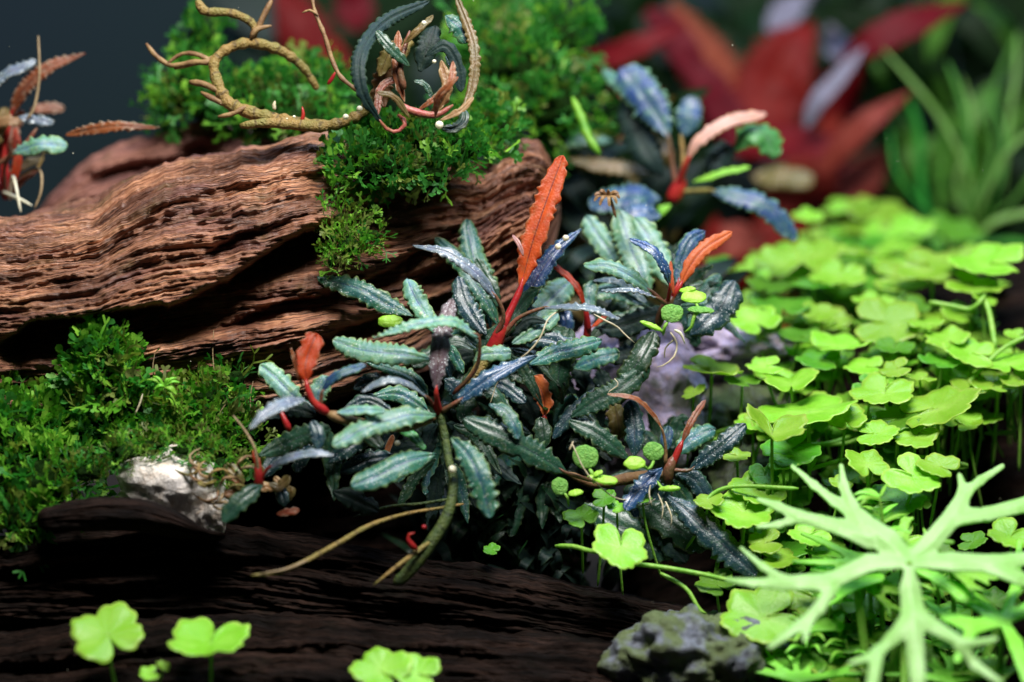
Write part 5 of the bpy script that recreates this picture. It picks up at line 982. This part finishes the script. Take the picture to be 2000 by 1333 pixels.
SM = [((1960, 1200), 3, 'green forked leaf at the right edge behind the large finger leaf', [(1958, 1214, 8, 1925, 1190, 13), (1925, 1190, 13, 1880, 1160, 17), (1880, 1160, 14, 1830, 1130, 10), (1830, 1130, 9, 1785, 1110, 5), (1958, 1214, 9, 1900, 1225, 16), (1900, 1225, 14, 1850, 1205, 10), (1850, 1205, 8, 1810, 1178, 4), (1900, 1230, 12, 1870, 1290, 7), (1958, 1214, 9, 2010, 1190, 14), (2010, 1190, 14, 2060, 1180, 6), (1958, 1214, 9, 1985, 1150, 10), (1985, 1150, 10, 1992, 1060, 5), (1962, 1216, 8, 1985, 1260, 14), (1985, 1260, 14, 2010, 1330, 12)], -3.6, 'fern_green'),
      ((1765, 1070), 0, 'bright forked leaf rising behind the centre of the large finger leaf', [(1765, 1090, 12, 1762, 1050, 13), (1762, 1050, 13, 1768, 1020, 8), (1768, 1020, 8, 1764, 1008, 3), (1768, 1022, 7, 1782, 1014, 3), (1765, 1085, 12, 1720, 1050, 9), (1720, 1050, 9, 1690, 1005, 4), (1765, 1085, 12, 1700, 1060, 8), (1765, 1080, 10, 1815, 1055, 6), (1815, 1055, 6, 1862, 1060, 3), (1815, 1058, 6, 1805, 1035, 2)], -2.6, 'fern_green'),
      ((1690, 1085), 0, 'narrow fingered leaf pointing left behind the large finger leaf', [(1740, 1098, 8, 1660, 1085, 7), (1660, 1085, 7, 1600, 1055, 5), (1600, 1055, 5, 1566, 1043, 2), (1740, 1100, 8, 1640, 1100, 7), (1640, 1100, 7, 1550, 1098, 3), (1735, 1105, 8, 1640, 1118, 6), (1640, 1118, 6, 1560, 1128, 3)], -2.2, 'fern_green')]
for c, _, lab, segs, d, mt in SM:
    b = P(c[0], c[1], d); t = thing('finger_leaf_plant', b, lab, 'water plant')
    xs_ = [s[0] for s in segs] + [s[3] for s in segs]; ys_ = [s[1] for s in segs] + [s[4] for s in segs]
    finger_leaf(segs, (lambda c, d: lambda X, Y: d + (c[1] - Y) * .012)(c, d), (min(xs_) - 24, max(xs_) + 24, min(ys_) - 24, max(ys_) + 24), 3.0, t, b, mt, k=5)
    addtube(t, b, 'stalk', [(c[0], c[1] + 14, d), (c[0] - 5, c[1] + 90, d + .4), (c[0] - 8, c[1] + 200, d + .8)], (6, 6, 6), 'hydro_stem')
for i, (x, y, L, w, a0, a1, d, lab) in enumerate([(1560, 1330, 130, 7, 20, 170, -3.0, 'low fan of narrow lime fingers at the bottom left of the large leaf'), (1640, 1225, 120, 7, 60, 200, -2.4, 'small fan of fingers under the lower left finger of the large leaf'), (1860, 1330, 120, 8, 10, 170, -3.2, 'fan of green fingers at the bottom edge below the large leaf'), (1700, 1150, 110, 7, -60, 80, -2.4, 'short fan of fingers just below the centre of the large leaf'), (1720, 1130, 130, 6, 120, 230, -2.6, 'thin fan of fingers left of the centre of the large leaf'), (1960, 1320, 90, 8, 40, 190, -3.2, 'corner fan of fingers at the lower right edge'), (1860, 1110, 120, 8, -70, 20, -2.8, 'fan of fingers under the right fingers of the large leaf')]):
    b = P(x, y, d); t = thing('finger_leaf_plant', b, lab, 'water plant'); segs = fan((x, y), 5, L, w, a0, a1, rs)
    finger_leaf(segs, (lambda y, d: lambda X, Y: d + (y - Y) * .014)(y, d), (x - L * 1.4, x + L * 1.4, y - L, y + L), 3.0, t, b, 'fern_green', k=4)
    addtube(t, b, 'stalk', [(x, y, d + .05), (x + 5, y + 120, d + .6)], (5, 5), 'hydro_stem')
for lab, x0, x1, y0, y1, wv, d in (('broad upright green stalk under the left of the large finger leaf', 1672, 1700, 1130, 1345, 9, -2.6), ('broad upright green stalk below the centre of the large leaf', 1762, 1740, 1225, 1345, 11, -2.8), ('leaning green stalk under the right forked leaf', 1955, 1920, 1215, 1300, 9, -2.4)):
    stalk(lab, [(x0, y0, d), ((x0 + x1) / 2, (y0 + y1) / 2, d), (x1, y1, d)], wv)
# ------------------------------------------------------------------ far plants, out of focus
t, b = plant('red_leaf_plant', (1500, 330, 17), 'large dark red leaved plant out of focus at the upper right', CAT, [
    ([(1510, 300, 17), (1500, 210, 17), (1530, 120, 17), (1590, 40, 17.5)], 175, 'bg_red', dict(up=.1, curl=.03, prof='l', ruffle=.01)),
    ([(1640, 130, 15.5), (1700, 85, 15), (1780, 45, 15), (1890, 5, 15.5)], 75, 'bg_red', dict(up=.2, curl=.03, prof='l', ruffle=.01)),
    ([(1600, 230, 17.5), (1640, 180, 17), (1680, 130, 16.5)], 110, 'bg_red', dict(up=.2, curl=.03, prof='l', ruffle=.01)),
    ([(1420, 290, 16), (1520, 275, 15.5), (1620, 285, 15), (1700, 290, 15)], 90, 'bg_red', dict(up=.4, curl=.03, prof='l', ruffle=.01)),
    ([(1560, 450, 18), (1600, 380, 18), (1650, 330, 18), (1680, 300, 18)], 140, 'bg_red', dict(up=.1, curl=.03, prof='l', ruffle=.01)),
    ([(1500, 470, 18), (1560, 440, 18), (1640, 420, 18), (1720, 440, 18)], 160, 'bg_red', dict(up=.1, curl=.03, prof='l', ruffle=.01)),
    ([(1600, 340, 15), (1660, 270, 14.6), (1710, 225, 14.5), (1780, 180, 14.8)], 62, 'bg_salmon', dict(up=.4, curl=.03, prof='l', ruffle=.01)),
    ([(1640, 400, 16), (1690, 340, 16), (1730, 290, 16)], 90, 'bg_salmon', dict(up=.1, curl=.03, prof='l', ruffle=.01)),
    ([(1440, 250, 19), (1400, 160, 19), (1350, 80, 19), (1310, 0, 19)], 130, 'bg_salmon', dict(up=.1, curl=.03, prof='l', ruffle=.01)),
    ([(1130, 115, 14), (1190, 110, 13.6), (1270, 80, 13.4), (1340, 45, 13.6)], 60, 'bg_red', dict(up=.3, curl=.03, prof='l', ruffle=.01)),
    ([(1260, 20, 17), (1310, 60, 17), (1380, 130, 17)], 70, 'bg_red', dict(up=.2, curl=.03, prof='l', ruffle=.01)),
    ([(1430, 560, 17), (1470, 500, 16.5), (1540, 470, 16.5), (1640, 480, 17)], 120, 'bg_red', dict(up=.1, ruffle=.01, curl=.03, prof='l')),
    ([(1480, 330, 16), (1420, 230, 16), (1370, 150, 16), (1290, 90, 16)], 90, 'bg_red', dict(up=.1, ruffle=.01, curl=.03, prof='l')),
    ([(1480, 420, 17), (1540, 380, 17), (1600, 300, 17), (1640, 210, 17)], 120, 'bg_red', dict(up=.1, ruffle=.01, curl=.03, prof='l')),
    ([(1700, 560, 17), (1690, 480, 17), (1650, 400, 17), (1600, 350, 17)], 120, 'bg_red', dict(up=.1, ruffle=.01, curl=.03, prof='l')),
    ([(1200, 300, 15), (1190, 240, 15), (1210, 190, 15)], 70, 'bg_salmon', dict(up=.1, ruffle=.01, curl=.03, prof='l')),
    ([(1710, 470, 18), (1720, 400, 18), (1740, 330, 18)], 90, 'bg_salmon', dict(up=.1, ruffle=.01, curl=.03, prof='l')),
    ([(1380, 560, 14), (1390, 480, 14), (1400, 420, 14)], 60, 'bg_red', dict(up=.1, ruffle=.01, curl=.03, prof='l')),
    ([(1575, 250, 14.4), (1595, 200, 14.2), (1640, 150, 14.2), (1690, 90, 14.4)], 44, 'bg_grey', dict(up=.4, curl=.03, prof='l', ruffle=.01)),
    ([(1620, 110, 18.5), (1650, 70, 18.5), (1640, 20, 18.5)], 110, 'bg_grey', dict(up=.4, curl=.03, prof='l', ruffle=.01)),
    ([(1500, 60, 19.5), (1540, 20, 19.5), (1590, -20, 19.5)], 70, 'bg_grey', dict(up=.4, curl=.03, prof='l', ruffle=.01)),
    ([(1470, 345, 12.5), (1520, 342, 12.3), (1590, 350, 12.3)], 60, 'olive', dict(up=.5, ruffle=.01)),
    ([(1380, 490, 14), (1440, 470, 14), (1500, 470, 14)], 90, 'bg_salmon', dict(up=.2, curl=.03, prof='l', ruffle=.01)),
    ([(1180, 230, 19), (1230, 210, 19), (1300, 190, 19)], 120, 'bg_salmon', dict(up=.2, curl=.03, prof='l', ruffle=.01)),
])
addtube(t, b, 'stem', [(1540, 700, 18), (1530, 500, 18), (1500, 330, 17.5)], (20, 18, 12), 'petiole_red')
t, b = plant('red_leaf_plant', (600, 90, 17), 'pink red leaved plant blurred behind the yellow rhizome', CAT, [
    ([(590, 150, 17), (600, 90, 17), (570, 20, 17), (540, -30, 17)], 120, 'bg_red', dict(up=.2, curl=.03, prof='l', ruffle=.01)),
    ([(640, 180, 16), (650, 120, 16), (640, 60, 16)], 80, 'bg_red', dict(up=.2, curl=.03, prof='l', ruffle=.01)),
    ([(700, 60, 18), (690, 10, 18), (680, -40, 18)], 90, 'bg_red', dict(up=.1, curl=.03, prof='l', ruffle=.01)),
])
rs = np.random.RandomState(31)
def blades(base, label, specs):
    b = P(*base); t = thing('grass_plant', b, label, 'grass plant')
    for sp, w_, mt in specs: leaf(t, b, sp, w_ * .42, mt, up=.25, ruffle=.01, jag=.0, prof='o', nc=5, curl=.3)
blades((1900, 440, 14), 'clump of long light green strap leaves blurred at the upper right', [
    ([(1890, 445, 14.5), (1870, 350, 14.5), (1900, 240, 14.8), (1880, 150, 15)], 22, 'bg_pale'), ([(1930, 430, 13.6), (1955, 350, 13.6), (1960, 260, 14), (1930, 180, 14.4)], 20, 'bg_green'), ([(1900, 420, 15), (1940, 300, 15.4), (1935, 200, 15.6), (1990, 60, 16)], 26, 'bg_green'), ([(1870, 460, 14), (1800, 400, 14), (1750, 330, 14), (1740, 250, 14.3)], 20, 'bg_green'), ([(1940, 420, 13.5), (1990, 380, 13.4), (2040, 300, 13.4)], 24, 'bg_green'),
    ([(1905, 440, 14), (1890, 340, 13.6), (1830, 220, 13.4), (1725, 95, 13.5)], 28, 'bg_pale'), ([(1890, 430, 14), (1895, 300, 14), (1880, 200, 14.2), (1850, 120, 14.4)], 34, 'bg_green'), ([(1910, 420, 13.5), (1950, 330, 13), (1985, 280, 12.8), (2060, 230, 12.8)], 28, 'bg_pale'),
    ([(1920, 380, 14), (1960, 300, 14), (2010, 200, 14), (2030, 120, 14)], 36, 'bg_green'), ([(1820, 440, 15), (1800, 360, 15), (1795, 260, 15), (1770, 180, 15)], 44, 'bg_green'), ([(1850, 450, 14), (1835, 380, 14), (1845, 300, 14), (1835, 220, 14)], 36, 'bg_green'), ([(1960, 380, 15), (1970, 250, 15), (1985, 150, 15.2), (1990, 60, 15.5)], 30, 'bg_pale'),
    ([(1900, 470, 12.6), (1950, 430, 12.4), (2040, 410, 12.4)], 44, 'bg_pale'), ([(1880, 480, 13), (1940, 470, 12.8), (2030, 480, 12.8)], 50, 'bg_green')])
def dark_mass(label, x0, x1, y0, y1, d0, d1, n, mats, wd=(30, 70), L=(80, 200), seed=0):
    rs = np.random.RandomState(seed); c = P((x0 + x1) / 2, y1, (d0 + d1) / 2); AV, AF, AU, AM = [], [], [], []; nv = 0
    for i in range(n):
        x = x0 + (x1 - x0) * rs.rand(); y = y0 + (y1 - y0) * rs.rand(); d = d0 + (d1 - d0) * rs.rand(); l = L[0] + (L[1] - L[0]) * rs.rand(); a = rs.normal() * .5
        V, F, uv = blade([(x, y, d), (x + l * .5 * math.sin(a), y - l * .5, d - .3), (x + l * math.sin(a * 1.8), y - l * .85, d + rs.normal())], wd[0] + (wd[1] - wd[0]) * rs.rand(), .3, 'l', .01, nc=3, seed=i, jag=0, ncap=12, curl=.02)
        AV.append(V); AF.append(F + nv); AU.append(uv); nv += len(V); AM.append(np.full(len(F), rs.randint(len(mats))))
    o = mk('dark_foliage', np.vstack(AV), np.vstack(AF), None, None, c, np.vstack(AU), mats=[M[m_] for m_ in mats], midx=np.concatenate(AM)); tag(o, label, 'foliage', kind='stuff')
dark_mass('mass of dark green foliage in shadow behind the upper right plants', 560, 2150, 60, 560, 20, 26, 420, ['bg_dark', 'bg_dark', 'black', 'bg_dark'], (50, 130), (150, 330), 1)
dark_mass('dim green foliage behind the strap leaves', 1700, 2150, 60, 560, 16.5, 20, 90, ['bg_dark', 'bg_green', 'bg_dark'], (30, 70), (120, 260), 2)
dark_mass('dark filler leaves added to stand in for the shade under the rosettes', 820, 1180, 780, 1200, .9, 3.0, 330, ['black', 'dark', 'black', 'black'], (14, 36), (40, 110), 3)  # near-black leaves added so the gaps below the plants read as shade
dark_mass('dark filler leaves added to stand in for the shade behind the central rosettes', 900, 1400, 540, 680, 2.8, 5.5, 60, ['black', 'dark', 'black', 'olive'], (30, 60), (60, 130), 4)  # same added dark filler, standing in for shade behind the rosettes
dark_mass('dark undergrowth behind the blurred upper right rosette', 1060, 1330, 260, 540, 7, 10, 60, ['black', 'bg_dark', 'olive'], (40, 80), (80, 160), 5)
# fine floating particles
rs = np.random.RandomState(8); AV, AF = [], []; nv = 0
tv = np.array([[1, 0, 0], [-1, 0, 0], [0, 1, 0], [0, -1, 0], [0, 0, 1], [0, 0, -1.]]); tf = np.array([[0, 2, 4], [2, 1, 4], [1, 3, 4], [3, 0, 4], [2, 0, 5], [1, 2, 5], [3, 1, 5], [0, 3, 5]])
for i in range(60):
    p = P(rs.rand() * 2000, rs.rand() * 1333, -3 + rs.rand() * 4); AV.append(p + tv * (.006 + .010 * rs.rand() ** 3)); AF.append(tf + nv); nv += 6
tag(mk('floating_particles', np.vstack(AV), np.vstack(AF), M['egg'], None, P(1000, 666, 0)), 'tiny white particles drifting in the water', 'particles', kind='stuff')
